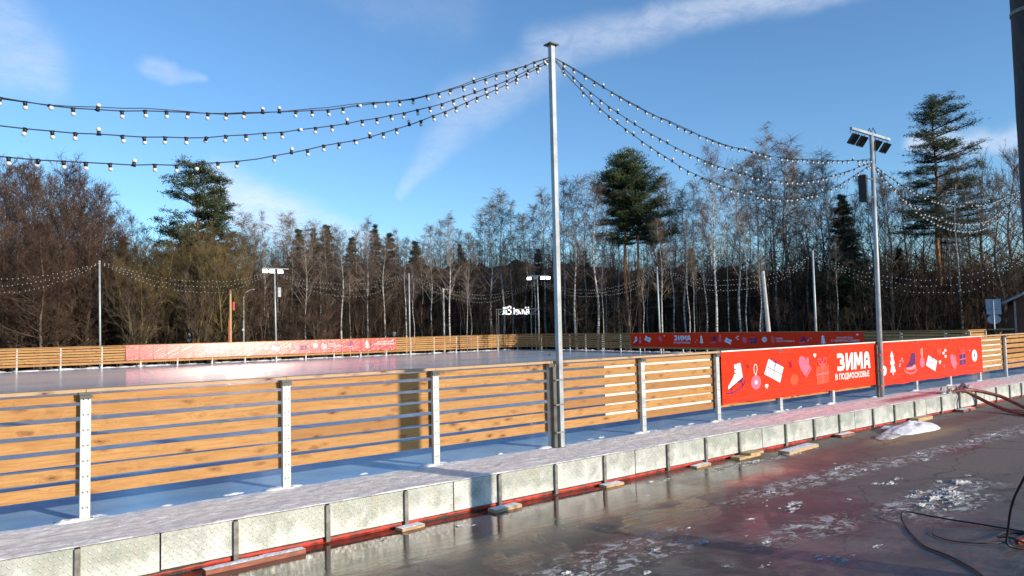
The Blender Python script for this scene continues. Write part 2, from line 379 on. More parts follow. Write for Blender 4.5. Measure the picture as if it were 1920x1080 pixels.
COLS = {'W': (.74, .82, .88), 'w': (.86, .86, .84), 'P': (.82, .14, .22), 'V': (.085, .015, .12), 'O': (.84, .075, .02), 'D': (.25, .006, .02), 'L': (.80, .25, .30), 'B': (.30, .42, .75)}
for k, c in COLS.items(): M['v' + k] = mat('vinyl_print_' + {'W':'pale_blue','w':'white','P':'pink','V':'purple','O':'orange','D':'dark_red','L':'light_pink','B':'blue'}[k], rough=.45, spec=.35, fn=vinyl(c))
M['sheet'] = mat('white_sheet', fn=simple_var((.80, .79, .76), .06, 2, .6))
M['black'] = mat('black_rubber', fn=simple_var((.012, .012, .013), .3, 20, .5))
M['bulb'] = mat('white_bulb', fn=lambda t, b: {'Base Color': t.mix(t.noise(t.pos(), 40, 2), (.62, .60, .53, 1), (.78, .77, .72, 1)), 'Roughness': .4})
M['redpipe'] = mat('red_pipe', fn=simple_var((.40, .03, .015), .55, 9, .6))
M['hose'] = mat('rusty_red_hose', fn=simple_var((.20, .055, .04), .35, 9, .45))
M['rag'] = mat('grey_rag', fn=simple_var((.33, .33, .31), .5, 12, .8, bump=.5))
M['plank'] = mat('pale_plank', fn=simple_var((.50, .33, .17), .3, 9, .7, stretch=(1, 6, 6)))
M['redplank'] = mat('red_brown_plank', fn=simple_var((.28, .09, .05), .35, 9, .6, stretch=(1, 6, 6)))
M['polewood'] = mat('dark_tarred_wood', fn=simple_var((.045, .037, .033), .45, 8, .75, bump=.6, stretch=(2, 2, .35)))
M['concrete'] = mat('pale_concrete', fn=simple_var((.52, .51, .49), .15, 3, .8))
M['redpaint'] = mat('red_paint', fn=simple_var((.50, .05, .03), .25, 5, .6))
M['signback'] = mat('grey_sign_back', metal=.3, fn=simple_var((.30, .36, .44), .12, 5, .45))
M['planks_dark'] = mat('brown_plank_wall', fn=simple_var((.11, .045, .035), .35, 6, .8, stretch=(6, 6, .3)))
M['roof'] = mat('grey_roof', fn=simple_var((.20, .22, .24), .25, 3, .6))
M['core_fill'] = mat('dark_core_fill', fn=simple_var((.035, .025, .02), .4, 15, .5, bump=.8))
def emis(name, col, st):
    m = bpy.data.materials.new(name); m.use_nodes = True; t = NT(m.node_tree); b = m.node_tree.nodes['Principled BSDF']
    n = t.noise(t.pos(), 8, 2); b.inputs['Base Color'].default_value = (.8, .8, .8, 1)
    t.put(b.inputs['Emission Color'], t.mix(n, tuple(c * .95 for c in col) + (1,), col + (1,))); b.inputs['Emission Strength'].default_value = st
    return m
M['lamp'] = emis('lit_floodlight', (1, .98, .95), 9.0)
M['letters'] = emis('lit_sign_letters', (1, 1, 1), .9)

# tree materials
def birch_fn(t, b):
    o = t.obj(); s = t.sep(o)
    lent = t.noise(t.scale(o, (2, 2, 9)), 1.6, 5, .65); big = t.noise(t.scale(o, (1.5, 1.5, 2.2)), 1.2, 3)
    c = t.mix(t.ramp(lent, .50, .60), (.62, .60, .55, 1), (.05, .042, .036, 1))
    c = t.mix(t.ramp(big, .55, .65, 0, .7), c, (.10, .09, .08, 1))
    c = t.mix(t.ramp(s[2], 8, 13, 0, .45), c, (.45, .40, .36, 1))
    return {'Base Color': c, 'Roughness': .7}
M['birch'] = mat('birch_bark', spec=.25, fn=birch_fn)
def twig(name, a, b_): return mat(name, rough=.8, spec=.2, fn=lambda t, b: {'Base Color': t.mix(t.ramp(t.noise(t.obj(), .9, 4), .35, .65), a + (1,), b_ + (1,)), 'Roughness': .8})
M['tw_birch'] = twig('birch_twigs', (.115, .080, .058), (.25, .185, .140))
M['tw_red'] = twig('reddish_twigs', (.055, .033, .023), (.125, .078, .056))
M['limb'] = twig('pale_birch_limbs', (.17, .145, .125), (.40, .365, .325))
M['deep'] = twig('shade_toned_twigs', (.032, .021, .014), (.085, .056, .038))  # shade of the deep wood put into the twig colour
M['tw_brown'] = twig('brown_twigs', (.06, .042, .03), (.14, .10, .07))
M['tw_olive'] = twig('olive_twigs', (.070, .052, .024), (.16, .115, .05))
M['bark'] = twig('grey_brown_bark', (.07, .055, .042), (.16, .125, .095))
M['bark_y'] = twig('lichen_bark', (.12, .10, .04), (.24, .20, .09))
def pine_fn(t, b):
    o = t.obj(); s = t.sep(o); n = t.noise(t.scale(o, (5, 5, 1.4)), 1.5, 5)
    c = t.mix(t.ramp(n, .35, .65), (.09, .06, .045, 1), (.20, .13, .09, 1))
    c2 = t.mix(t.ramp(n, .35, .65), (.32, .13, .05, 1), (.52, .24, .10, 1))
    return {'Base Color': t.mix(t.ramp(s[2], 2.5, 5.5), c, c2), 'Roughness': .8}
M['pinebark'] = mat('pine_bark', spec=.2, fn=pine_fn)
M['needle'] = mat('pine_needles', rough=.6, spec=.3, fn=lambda t, b: {'Base Color': t.mix(t.ramp(t.noise(t.obj(), 1.1, 5), .35, .68), (.014, .028, .012, 1), (.070, .092, .030, 1)), 'Roughness': .6})
M['needled'] = mat('spruce_needles', rough=.6, spec=.3, fn=lambda t, b: {'Base Color': t.mix(t.ramp(t.noise(t.obj(), 1.3, 5), .35, .68), (.014, .030, .014, 1), (.055, .080, .032, 1)), 'Roughness': .6})

# ------------------------------------------------------------------ placing helper: a ground point seen in a given compass direction at a given distance
GZ = -.4
def at(px, depth):
    f = Vector((FWD.x, FWD.y)).normalized(); r = Vector((f.y, -f.x))
    q = Vector((CAM.x, CAM.y)) + f * depth + r * (depth * (px - 960) / 1390)
    return q.x, q.y
def hz(px): return 636 - (px / 1920) * 41.5
def height(px, y, depth): return (hz(px) - y) / 1390 * depth + (CAM.z - GZ)

# ------------------------------------------------------------------ ground, asphalt, ice
def grid(name, xs, ys, zf, m, parent=None, smooth=True):
    b = MB(); n = len(xs)
    b.v = [(x, y, zf(x, y)) for y in ys for x in xs]
    b.f = [(j*n+i, j*n+i+1, (j+1)*n+i+1, (j+1)*n+i) for j in range(len(ys)-1) for i in range(n-1)]
    b.mi = [0] * len(b.f)
    return b.build(name, m, parent, smooth)
def lin(a, b, n): return [a + (b - a) * i / n for i in range(n + 1)]
g = grid('ground', lin(-900, 1100, 40), lin(-900, 1100, 40), lambda x, y: GZ - .012, M['ground']); tag(g, kind='structure')
g = grid('pavement', lin(-30, 60, 90), lin(-40, -.95, 60), lambda x, y: GZ, M['asphalt']); tag(g, kind='structure')
LFY = 38.905
corner = [(36.6, 38.905), (37.466, 36.954), (36.98, 33.1), (36.725, 31.127)]
RFD = Vector((-.12623, -.992)); RF0 = Vector((36.725, 31.127))
def rf(s): q = RF0 + RFD * s; return q.x, q.y
b = MB()
pl = [(-22, -.02), (34.5, -.02)] + [rf(27.2), rf(20), rf(10)] + corner[::-1] + [(-22, 38.905)]
b.add([(x, y, 0) for x, y in pl], [tuple(range(len(pl)))])
b.add([(x, y, -.39) for x, y in pl], [])
n = len(pl)
b.f += [(i, i + n, (i + 1) % n + n, (i + 1) % n) for i in range(n)]; b.mi += [0] * n
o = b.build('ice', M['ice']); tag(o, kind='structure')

# ------------------------------------------------------------------ rink-side platform
plat = empty('platform', (10, -.5, GZ), 'long low metal platform with frosted white top beside the near rink fence', 'platform')
def zdeck(x, y):
    e = .06 + .07 * noise.noise(Vector((x * .9, 3.1, 0))) + .03 * noise.noise(Vector((x * 4, 1, 0)))
    h = .008 + .010 * noise.noise(Vector((x * 5, y * 9, 0))) + .012 * noise.noise(Vector((x * 1.1, y * 2, 5)))
    h = max(h, .004)
    k = max(0, min(1, (e + .03 - y) / .06)); h = h * k - .02 * (1 - k)
    for sx in (.45, -2.7): 
        h -= .018 * math.exp(-((x + (y + 1) * .0 - sx) / .012) ** 2)
    return h
xs = lin(-6, 12, 450) + lin(12, 27, 220)[1:]
ys = [-1.0, -.994] + lin(-.98, .24, 52)
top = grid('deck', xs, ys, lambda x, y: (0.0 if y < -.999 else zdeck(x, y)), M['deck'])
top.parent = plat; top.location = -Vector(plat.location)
def padd(b, name, mats, smooth=False):
    o = b.build(name, mats, plat, smooth); o.location = -Vector(plat.location); return o
b = MB(); b.box(-6, -.975, GZ + .0, 27, -.06, -.03); padd(b, 'core', M['core_fill'])  # dark filling under the deck, seen in the gap below the panels
bars = [(-2.1, 0), (-1.1, 0), (-.2, 0), (.45, 1), (1.11, 0), (2.04, 0), (2.96, 0), (3.6, 1), (4.26, 0), (5.17, 0), (6.06, 0), (6.69, 1), (7.38, 0), (8.28, 0), (9.16, 0), (9.82, 1), (10.51, 0), (11.44, 0), (12.34, 0), (12.95, 1), (13.66, 0), (14.58, 0), (15.52, 0), (16.1, 1), (16.87, 0), (17.87, 0), (18.85, 0), (19.4, 1), (20.15, 0), (21.08, 0), (21.93, 0), (22.9, 0), (23.9, 0), (24.9, 0), (26.0, 0)]
rnd = random.Random(4)
for i in range(len(bars) - 1):
    x0, x1 = bars[i][0], bars[i+1][0]
    b = MB(); zb = -.335 + rnd.uniform(-.006, .006); yy = -1.0 + rnd.uniform(0, .004)
    b.box(x0 + (.022 if not bars[i][1] else .008), yy, zb, x1 - (.022 if not bars[i+1][1] else .008), yy + .012, -.006)
    b.box(x0 + .025, yy - .004, zb, x1 - .025, yy, zb + .012)
    padd(b, 'riser_panel', M['plate'])
for x, seam in bars:
    if not seam:
        b = MB(); b.box(x - .022, -1.03, GZ + .02, x + .022, -.99, -.012); padd(b, 'riser_post', M['barsteel'])
b = MB()
pts = [(x, -.955 + .012 * noise.noise(Vector((x, 0, 0))), -.372 + .01 * noise.noise(Vector((x * .7, 4, 0)))) for x in lin(-6, 27, 300)]
b.tube(pts, [.028 + .004 * (i % 2) for i in range(len(pts))], 8); padd(b, 'drain_pipe', M['redpipe'])

# ------------------------------------------------------------------ near fence
def bolt(b, x, y, z, mi=1): b.box(x - .006, y - .002, z - .006, x + .006, y + .001, z + .006, mi)
def make_post():
    b = MB()
    b.box(-.045, -.012, 0, .045, -.004, 1.20)
    b.box(-.045, -.004, 0, -.038, .045, 1.20); b.box(.038, -.004, 0, .045, .045, 1.20)
    for k in range(8):
        z = .12 + k * .148
        bolt(b, -.02, -.012, z); bolt(b, .02, -.012, z)
    b.box(-.075, -.03, .0, .075, .09, .014, 0)
    return b.mesh('post', [M['galv'], M['bolt']])
post_me = make_post()
BOARDS = [(.232, .350), (.394, .510), (.534, .648), (.692, .804), (.842, .954), (.990, 1.098), (1.134, 1.205)]
fence = empty('rink_fence', (10, 0, 0), 'near rink fence of warm knotty boards on galvanised steel posts', 'fence', 'board fences round the rink')
def fadd(b, name, mats, par): o = b.build(name, mats, par); o.location = -Vector(par.location); return o
rnd = random.Random(8)
for i in range(-4, 17):
    x = 2 * i
    p = link('post', post_me, fence); p.location = Vector((x, -.015, .005)) - Vector(fence.location); p.rotation_euler.z = rnd.uniform(-.02, .02)
    c = MB(); c.box(x - .06, -.05, 1.205, x + .06, .09, 1.228); c.box(x - .055, -.052, 1.17, x + .055, -.034, 1.2); fadd(c, 'post_cap', M['cap'], fence)
    b = MB()
    for z0, z1 in BOARDS:
        dz0, dz1 = rnd.uniform(-.005, .005), rnd.uniform(-.005, .005); y0 = .052 + rnd.uniform(0, .004)
        a, c_ = x - .028 + rnd.uniform(-.008, .004), x + 2 - .036
        hh = z1 - z0
        vs = [(a, y0, z0 + dz0), (c_, y0, z0 + dz1), (c_, y0 + .02, z0 + dz1), (a, y0 + .02, z0 + dz0)]
        vs += [(p_[0], p_[1], p_[2] + hh) for p_ in vs]
        b.add(vs, [(0,3,2,1),(4,5,6,7),(0,1,5,4),(1,2,6,5),(2,3,7,6),(3,0,4,7)])
    fadd(b, 'slat_panel', M['wood'], fence)
    b = MB(); b.box(x + .003, -.035 + rnd.uniform(-.004, .004), 1.230, x + 1.997, .115, 1.262 + rnd.uniform(-.002, .002)); fadd(b, 'top_rail', M['rail'], fence)
# snow kicked up around the post feet
def lump(b, c, rx, ry, rz, seed, n=10, rough=.35):
    r_ = random.Random(seed); vs = []; fs = []
    rows = 5
    for j in range(rows):
        ph = j / (rows - 1) * math.pi / 2
        for i in range(n):
            a = 2 * math.pi * i / n
            k = 1 + rough * noise.noise(Vector((math.cos(a) * 1.7 + seed * 3.1, math.sin(a) * 1.7, j * .8)))
            vs.append((c[0] + rx * k * math.cos(ph) * math.cos(a), c[1] + ry * k * math.cos(ph) * math.sin(a), c[2] + rz * k * math.sin(ph)))
    for j in range(rows - 1):
        for i in range(n): fs.append((j*n+i, j*n+(i+1) % n, (j+1)*n+(i+1) % n, (j+1)*n+i))
    b.add(vs, fs)
b = MB()
for i in range(0, 12):
    lump(b, (2*i - .12, .0, -.01), .16, .07, .045, i); lump(b, (2*i + .10, .05, -.01), .12, .05, .035, i + 40)
for k in range(24):
    x = rnd.uniform(-1, 14); lump(b, (x, .13 + rnd.uniform(-.05, .06), -.006), rnd.uniform(.02, .12), .03, rnd.uniform(.01, .022), k)
o = b.build('snow', M['snow'], smooth=True); tag(o, 'white snow crumbs along the edge of the ice under the near fence', 'snow', kind='stuff')

# ------------------------------------------------------------------ flat print motifs
def shape(b, pts, f, lift, mi=0):
    vs = [f(u, v, lift) for u, v in pts]
    b.add(vs, [tuple(range(len(vs)))], mi)
def stroke(b, pts, wd, f, lift, mi=0, asp=1.0):
    P = [Vector((u, v)) for u, v in pts]; L = []; Rr = []
    for i, p in enumerate(P):
        d = P[min(i+1, len(P)-1)] - P[max(i-1, 0)]
        n = Vector((-d.y, d.x)); n = n.normalized() * wd / 2 if n.length > 0 else Vector((0, wd/2))
        L.append((p.x + n.x / asp, p.y + n.y)); Rr.append((p.x - n.x / asp, p.y - n.y))
    for i in range(len(P) - 1):
        vs = [f(*q, lift) for q in (L[i], L[i+1], Rr[i+1], Rr[i])]
        b.add(vs, [(0, 1, 2, 3)], mi)
def ell(cx, cy, rx, ry, n=20, a0=0, a1=2*math.pi): return [(cx + rx * math.cos(a0 + (a1-a0) * i / n), cy + ry * math.sin(a0 + (a1-a0) * i / n)) for i in range(n if abs(a1-a0-2*math.pi) < 1e-6 else n + 1)]
def px(l, x0, y0, x1, y1): return [((x - x0) / (x1 - x0), (y1 - y) / (y1 - y0)) for x, y in l]
MOT = {}
def m_skate(cols):
    a, d = cols; B = (145, 365, 365, 710)
    return [('s', px([(235,385),(305,368),(328,540),(285,565),(165,655),(162,640),(168,615),(215,540),(240,480)], *B), a),
            ('s', px([(165,655),(250,612),(295,560),(325,530),(328,562),(300,597),(268,585),(200,645),(165,670)], *B), d),
            ('l', px([(145,697),(200,700),(290,665),(330,630),(360,570)], *B), .045, d),
            ('l', px([(200,640),(200,695)], *B), .03, d), ('l', px([(316,560),(325,635)], *B), .035, d),
            ('l', px([(232,438),(258,434)], *B), .03, d), ('l', px([(236,482),(260,478)], *B), .03, d)]
def m_gift(cols):
    a, d = cols; B = (570, 305, 795, 592)
    return [('s', px([(625,318),(793,425),(745,592),(570,480)], *B), a), ('l', px([(602,402),(770,505)], *B), .03, d), ('l', px([(705,370),(658,536)], *B), .03, d),
            ('l', px([(705,370),(675,350),(668,325),(685,307),(700,330),(705,370)], *B), .028, d), ('l', px([(705,370),(745,380),(757,352),(740,335),(715,345),(705,370)], *B), .028, d), ('l', px([(705,372),(680,412)], *B), .02, d)]
def m_gift_up(cols):
    a, d = cols
    return [('s', [(.03, 0), (.97, .04), (1, .72), (0, .68)], a), ('l', [(.0, .36), (1, .42)], .05, d), ('l', [(.48, .02), (.5, .70)], .05, d),
            ('l', [(.5, .7), (.25, .78), (.18, .95), (.38, .95), (.5, .7)], .045, d), ('l', [(.5, .7), (.62, .98), (.85, .98), (.8, .78), (.5, .7)], .045, d)]
def m_orn(cols):
    a, d = cols
    return [('s', ell(.5, .28, .48, .28, 24), a), ('l', [(.5, .55), (.38, .68), (.32, .85), (.45, .99), (.6, .97), (.66, .82), (.58, .68), (.5, .55)], .035, 'w')] + m_star_at(.5, .28, .16, .09, d)
def m_orn_low(cols):
    a, d = cols
    return [('s', ell(.5, .42, .5, .42, 24), a)] + m_star_at(.5, .42, .2, .18, d) + [('l', [(.42, .84), (.45, .98)], .04, 'D')]
def m_star_at(cx, cy, rx, ry, c, w=.03):
    return [('l', [(cx - rx * math.cos(a), cy - ry * math.sin(a)), (cx + rx * math.cos(a), cy + ry * math.sin(a))], w, c) for a in (0.1, .88, 1.67, 2.45)]
def m_star(cols): return m_star_at(.5, .5, .5, .5, cols[0], .09)
def m_mitten(cols):
    a, d = cols; B = (960, 285, 1100, 535)
    return [('s', px([(960,345),(972,298),(1000,285),(1030,305),(1044,350),(1048,310),(1066,306),(1074,345),(1072,392),(1086,415),(1030,518),(1010,490),(975,425)], *B), a),
            ('s', px([(1090,420),(1100,430),(1040,535),(1032,523)], *B), a), ]
def m_tree(cols): return [('s', [(.4, 1), (.75, .75), (.62, .74), (.88, .45), (.68, .44), (1, .12), (.6, .12), (.6, 0), (.42, 0), (.42, .12), (0, .12), (.28, .43), (.05, .44), (.28, .73), (.08, .74)], cols[0])]
def m_heart(cols): return [('s', [(.5, 0), (.95, .55), (.95, .85), (.75, 1), (.55, .85), (.4, .98), (.12, .9), (.05, .6)], cols[0])]
def m_dots(cols): return [('s', ell(.25, .55, .2, .15, 12), cols[0]), ('s', ell(.62, .82, .2, .15, 12), cols[0]), ('s', ell(.6, .2, .2, .15, 12), cols[0])]
def m_disc(cols): return [('s', ell(.5, .5, .5, .5, 22), cols[0])]
def m_cone(cols): return [('s', [(.5, 1), (.9, .85), (.6, .65)], cols[0]), ('s', [(.1, .65), (.5, .72), (.4, .5)], cols[0]), ('s', [(.55, .6), (.95, .65), (.85, .4)], cols[0]), ('s', [(.0, .05), (.3, .0), (.45, .35), (.1, .4)], cols[0])]
def m_boot2(cols):
    a, d = cols
    return [('s', [(.62, 1), (.9, .97), (.9, .35), (.62, .34), (.2, .33), (.16, .38), (.45, .58)], a), ('s', [(.1, .3), (.6, .32), (.75, .42), (.88, .4), (.88, .22), (.5, .18), (.2, .22)], d),
            ('l', [(0, .22), (.12, .1), (.45, .02), (.75, .03), (1, .18)], .05, d), ('l', [(.25, .22), (.25, .06)], .03, d), ('l', [(.78, .22), (.8, .05)], .03, d)]
def m_wave(cols):   # park emblem: a curled flame outline
    a = cols[0]
    return [('l', [(.35, 0), (.1, .2), (.05, .5), (.2, .8), (.3, 1), (.38, .75), (.3, .5), (.4, .25), (.62, .15)], .09, a), ('l', [(.5, .62), (.75, .72), (.95, .5), (.85, .2), (.6, .02), (.4, .05)], .09, a), ('s', ell(.62, .4, .12, .12, 10), a)]
def motif(fn, cols, x0, x1, z0, z1, plane, par, name, lift=.006):
    b = MB(); mats = []; idx = {}
    W_, H_ = x1 - x0, z1 - z0; k = 0
    for it in fn(cols):
        c = it[-1]
        if c not in idx: idx[c] = len(mats); mats.append(M['v' + c])
        L = lift + .0009 * k; k += 1
        f = lambda u, v, l: plane(x0 + u * W_, z0 + v * H_, l)
        if it[0] == 's': shape(b, it[1], f, L, idx[c])
        else: stroke(b, it[1], it[2], f, L, idx[c], asp=W_ / H_)
    o = b.build(name, mats, par); o.location = -Vector(par.location); return o
def big_title(x0, x1, z0, z1, plane, par, mm, lift=.007):
    b = MB(); k = 0; W_, H_ = x1 - x0, z1 - z0
    def put(kind, pts, u0, u1, wd=.26):
        nonlocal k
        a0 = x0 + u0 * W_; w_ = (u1 - u0) * W_; f = lambda u, v, l: plane(a0 + u * w_, z0 + v * H_, l)
        if kind == 's': shape(b, pts, f, lift + .0008 * k)
        else: stroke(b, pts, wd, f, lift + .0008 * k, asp=w_ / H_)
        k += 1
    put('l', [(.05, .87), (.50, .88), (.70, .84), (.80, .74), (.78, .62), (.62, .53), (.40, .51)], 0, .225, .25)
    put('l', [(.40, .50), (.66, .48), (.84, .38), (.85, .25), (.70, .15), (.45, .12), (.03, .14)], 0, .225, .25)
    for a, c in ((0, .30), (.70, 1)): put('s', [(a + .03, 0), (c - .03, 0), (c, .05), (c, .95), (c - .03, 1), (a + .03, 1), (a, .95), (a, .05)], .255, .475)
    put('s', [(.25, .0), (.50, .25), (.75, .72), (.75, 1), (.5, .72), (.25, .28)], .255, .475)
    for a, c in ((0, .24), (.76, 1)): put('s', [(a + .02, 0), (c - .02, 0), (c, .05), (c, .95), (c - .02, 1), (a + .02, 1), (a, .95), (a, .05)], .505, .765)
    put('s', [(.15, 1), (.30, 1), (.56, .45), (.56, .22), (.40, .22), (.15, .75)], .505, .765); put('s', [(.85, 1), (.70, 1), (.44, .45), (.44, .22), (.60, .22), (.85, .75)], .505, .765)
    put('s', [(0, 0), (.28, 0), (.33, .30), (.36, .98), (.22, .93), (.12, .75)], .79, 1.0); put('s', [(1, 0), (.72, 0), (.67, .30), (.64, .98), (.78, .93), (.88, .75)], .79, 1.0)
    put('s', [(.28, .20), (.72, .20), (.72, .48), (.28, .48)], .79, 1.0); put('s', [(.34, 1), (.66, 1), (.75, .90), (.75, .62), (.25, .62), (.25, .90)], .79, 1.0)
    o = b.build('title', mm, par); o.location = -Vector(par.location); return o
def lettering(text, x0, x1, z0, z1, plane, par, mm, bold=.0, lift=.007, name='lettering'):
    if text == 'ЗИМА': return big_title(x0, x1, z0, z1, plane, par, mm, lift)
    bold = min(bold, .018)
    c = bpy.data.curves.new('tmp', 'FONT'); c.body = text; c.size = 1; c.offset = bold; c.resolution_u = 3; c.space_character = 1.0 + bold * 1.4
    c.align_x = 'CENTER'; c.space_line = .95
    o = bpy.data.objects.new('tmp', c); C.objects.link(o); bpy.context.view_layer.update()
    me = bpy.data.meshes.new_from_object(o.evaluated_get(bpy.context.evaluated_depsgraph_get()))
    bpy.data.objects.remove(o); bpy.data.curves.remove(c)
    X = [v.co.x for v in me.vertices]; Y = [v.co.y for v in me.vertices]
    ax, bx, ay, by = min(X), max(X), min(Y), max(Y)
    for v in me.vertices: v.co = plane(x0 + (v.co.x - ax) / (bx - ax) * (x1 - x0), z0 + (v.co.y - ay) / (by - ay) * (z1 - z0), lift)
    me.name = name; me.materials.clear(); me.materials.append(mm); me.update()
    o = link(name, me, par); o.location = -Vector(par.location); return o

# near banners (cloth hung on the outside of the near fence)
def banner(par, name, s0, s1, z0, z1, plane, mm, ns=80, nz=10, sagf=None):
    vs = []; n = ns + 1
    for lay in (0, 1):
        for j in range(nz + 1):
            for i in range(n):
                s = s0 + (s1 - s0) * i / ns; v = j / nz
                zb = z0 + (sagf(s) if sagf else 0)
                ed = .012 * noise.noise(Vector((s * 1.5, j * .4, 2))) if 0 < v < 1 else 0
                vs.append(plane(s + (0 if 0 < i < ns else .01 * noise.noise(Vector((j * .7, s, 0)))), zb + (z1 - zb) * v, (-.004 if lay else 0) + (.0 if lay == 0 else 0)))
    N = n * (nz + 1); fs = []
    for j in range(nz):
        for i in range(ns):
            a = j*n+i; fs.append((a, a+1, a+1+n, a+n)); fs.append((a+N, a+n+N, a+1+n+N, a+1+N))
    b = MB(); b.add(vs, fs); o = b.build(name, mm, par, True); o.location = -Vector(par.location); return o
planeN = lambda s, z, l: Vector((s, -.045 - l, z))
def near_banner(x0, x1, z0, z1, label, items, texts):
    r = empty('banner', ((x0+x1)/2, -.05, z0), label, 'banner', 'red winter banners on the rink fence')
    banner(r, 'cloth', x0, x1, z0, z1, planeN, M['red'], sagf=lambda s: .018 * noise.noise(Vector((s * .9, 0, 7))) + .012 * abs(math.sin(s * 3.1)))
    b = MB(); b.box(x0, -.058, z1 - .008, x1, -.040, z1 + .012); o = b.build('hem', M['sheet'], r); o.location = -Vector(r.location)
    for nm, fn, cols, a, b_, c, d in items: motif(fn, cols, a, b_, c, d, planeN, r, nm)
    for tx, a, b_, c, d, bold in texts: lettering(tx, a, b_, c, d, planeN, r, M['vw'], bold)
near_banner(10.08, 15.86, .285, 1.252, 'red banner with pale skate, gift and white ZIMA lettering, left of the floodlight pole', [
    ('skate_print', m_skate, 'WV', 10.20, 10.82, .47, 1.03), ('star_print', m_star, 'D', 10.80, 10.96, .89, 1.02), ('ornament_print', m_orn, 'Pw', 10.96, 11.30, .50, .98),
    ('gift_print', m_gift, 'WV', 11.41, 12.09, .58, 1.08), ('heart_print', m_heart, 'w', 11.41, 11.54, .49, .58), ('star_print', m_star, 'D', 12.24, 12.44, .82, 1.0),
    ('disc_print', m_disc, 'O', 12.30, 12.60, .49, .72), ('mitten_print', m_mitten, 'Pw', 12.63, 13.12, .62, 1.07), ('heart_print', m_heart, 'w', 13.20, 13.32, 1.01, 1.10),
    ('gift_print', m_gift_up, 'OP', 13.28, 13.80, .45, 1.0)],
    [('ЗИМА', 14.14, 15.59, .685, 1.06, .055), ('В ПОДМОСКОВЬЕ', 14.05, 15.54, .475, .63, .045)])
near_banner(16.02, 22.12, .235, 1.245, 'red banner with white fir tree and purple skate, right of the floodlight pole', [
    ('disc_print', m_disc, 'w', 16.10, 16.38, .47, .70), ('fir_print', m_tree, 'w', 16.56, 16.84, .46, 1.04), ('star_print', m_star, 'D', 16.30, 16.41, .91, .98), ('star_print', m_star, 'D', 16.92, 17.02, .91, .98),
    ('cone_print', m_cone, 'L', 16.99, 17.28, .63, .86), ('skate_print', m_boot2, 'VL', 17.27, 17.98, .44, .95), ('ornament_print', m_orn, 'PL', 18.13, 18.42, .56, 1.03), ('gift_print', m_gift, 'WV', 18.48, 19.15, .43, .87),
    ('disc_print', m_disc, 'O', 19.14, 19.42, .84, 1.0), ('dots_print', m_dots, 'w', 19.47, 19.79, .73, .98), ('heart_print', m_heart, 'w', 19.23, 19.38, .59, .69), ('heart_print', m_heart, 'P', 19.47, 19.60, .49, .57),
    ('mitten_print', m_mitten, 'Pw', 19.95, 20.39, .38, .83), ('gift_print', m_gift_up, 'VP', 20.55, 20.96, .50, .92), ('star_print', m_star, 'D', 20.43, 20.58, .88, .96), ('star_print', m_star, 'V', 21.08, 21.22, .48, .56),
    ('heart_print', m_heart, 'P', 21.17, 21.31, .82, .91), ('ornament_print', m_orn_low, 'wV', 21.38, 21.74, .56, .95)], [])
# banner hung on the ice side of the near fence: only its white back shows between the boards
r = empty('banner', (15.6, .12, .24), 'banner on the ice side of the near fence, its white back showing between the boards', 'banner', 'red winter banners on the rink fence')
b = MB(); b.box(7.22, .084, .27, 24.0, .086, 1.20); o = b.build('back_sheet', M['sheet'], r); o.location = -Vector(r.location)
b = MB(); b.box(7.22, .0925, .27, 24.0, .096, 1.20); o = b.build('cloth', M['red'], r); o.location = -Vector(r.location)

# ------------------------------------------------------------------ far fences
def far_fence(pts, label, skip_last=False, seed=1):
    cx = sum(p[0] for p in pts) / len(pts); cy = sum(p[1] for p in pts) / len(pts)
    f = empty('rink_fence', (cx, cy, 0), label, 'fence', 'board fences round the rink')
    rr = random.Random(seed); cen = Vector((16, 19))
    for i, (x, y) in enumerate(pts):
        if i < len(pts) - 1:
            d = Vector((pts[i+1][0] - x, pts[i+1][1] - y)); 
        L = d.length; dn = d / L; nrm = Vector((-dn.y, dn.x))
        if (cen - Vector((x, y))).dot(nrm) < 0: nrm = -nrm      # nrm points into the rink
        rz = math.atan2(dn.y, dn.x)
        b = MB(); Mx = Matrix.Translation((x, y, 0)) @ Matrix.Rotation(rz, 4, 'Z')
        sgn = 1 if Vector((-math.sin(rz), math.cos(rz))).dot(nrm) > 0 else -1
        b.box(-.04, -.03 * sgn - .025, 0, .04, -.03 * sgn + .025, 1.20, 0, Mx)
        fadd(b, 'post', M['galv'], f)
        if i < len(pts) - 1:
            b = MB()
            for z0, z1 in BOARDS:
                dz = rr.uniform(-.006, .006); yy = sgn * (.012 + rr.uniform(0, .004))
                b.box(-.005, yy - .012, z0 + dz, L - .012, yy + .012, z1 + dz, 0, Mx)
            fadd(b, 'slat_panel', M['farwood'], f)
            b = MB(); b.box(.002, -.06, 1.228, L - .002, .06, 1.262, 0, Mx); fadd(b, 'top_rail', M['farwood'], f)
            b = MB()
            for zz in [.15 + .1 * k for k in range(11)]: b.box(-.03, sgn * .0285 - .003, zz, .03, sgn * .0285 + .003, zz + .05, 0, Mx)
            fadd(b, 'post_plate', M['galv'], f)
    return f
far_fence([(2.608 + 2 * k, LFY) for k in range(-6, 18)] , 'sunlit board fence along the far side of the ice', seed=2)
far_fence(corner, 'short angled fence section at the far corner of the rink', seed=3)
far_fence([rf(2 * k) for k in range(0, 14)] + [rf(27.0)], 'shaded board fence closing the far right end of the rink', seed=5)
f = far_fence([(33.42, 4.55), (35.6, 4.55)], 'short sunlit fence stub behind the right end of the shaded fence', seed=6)

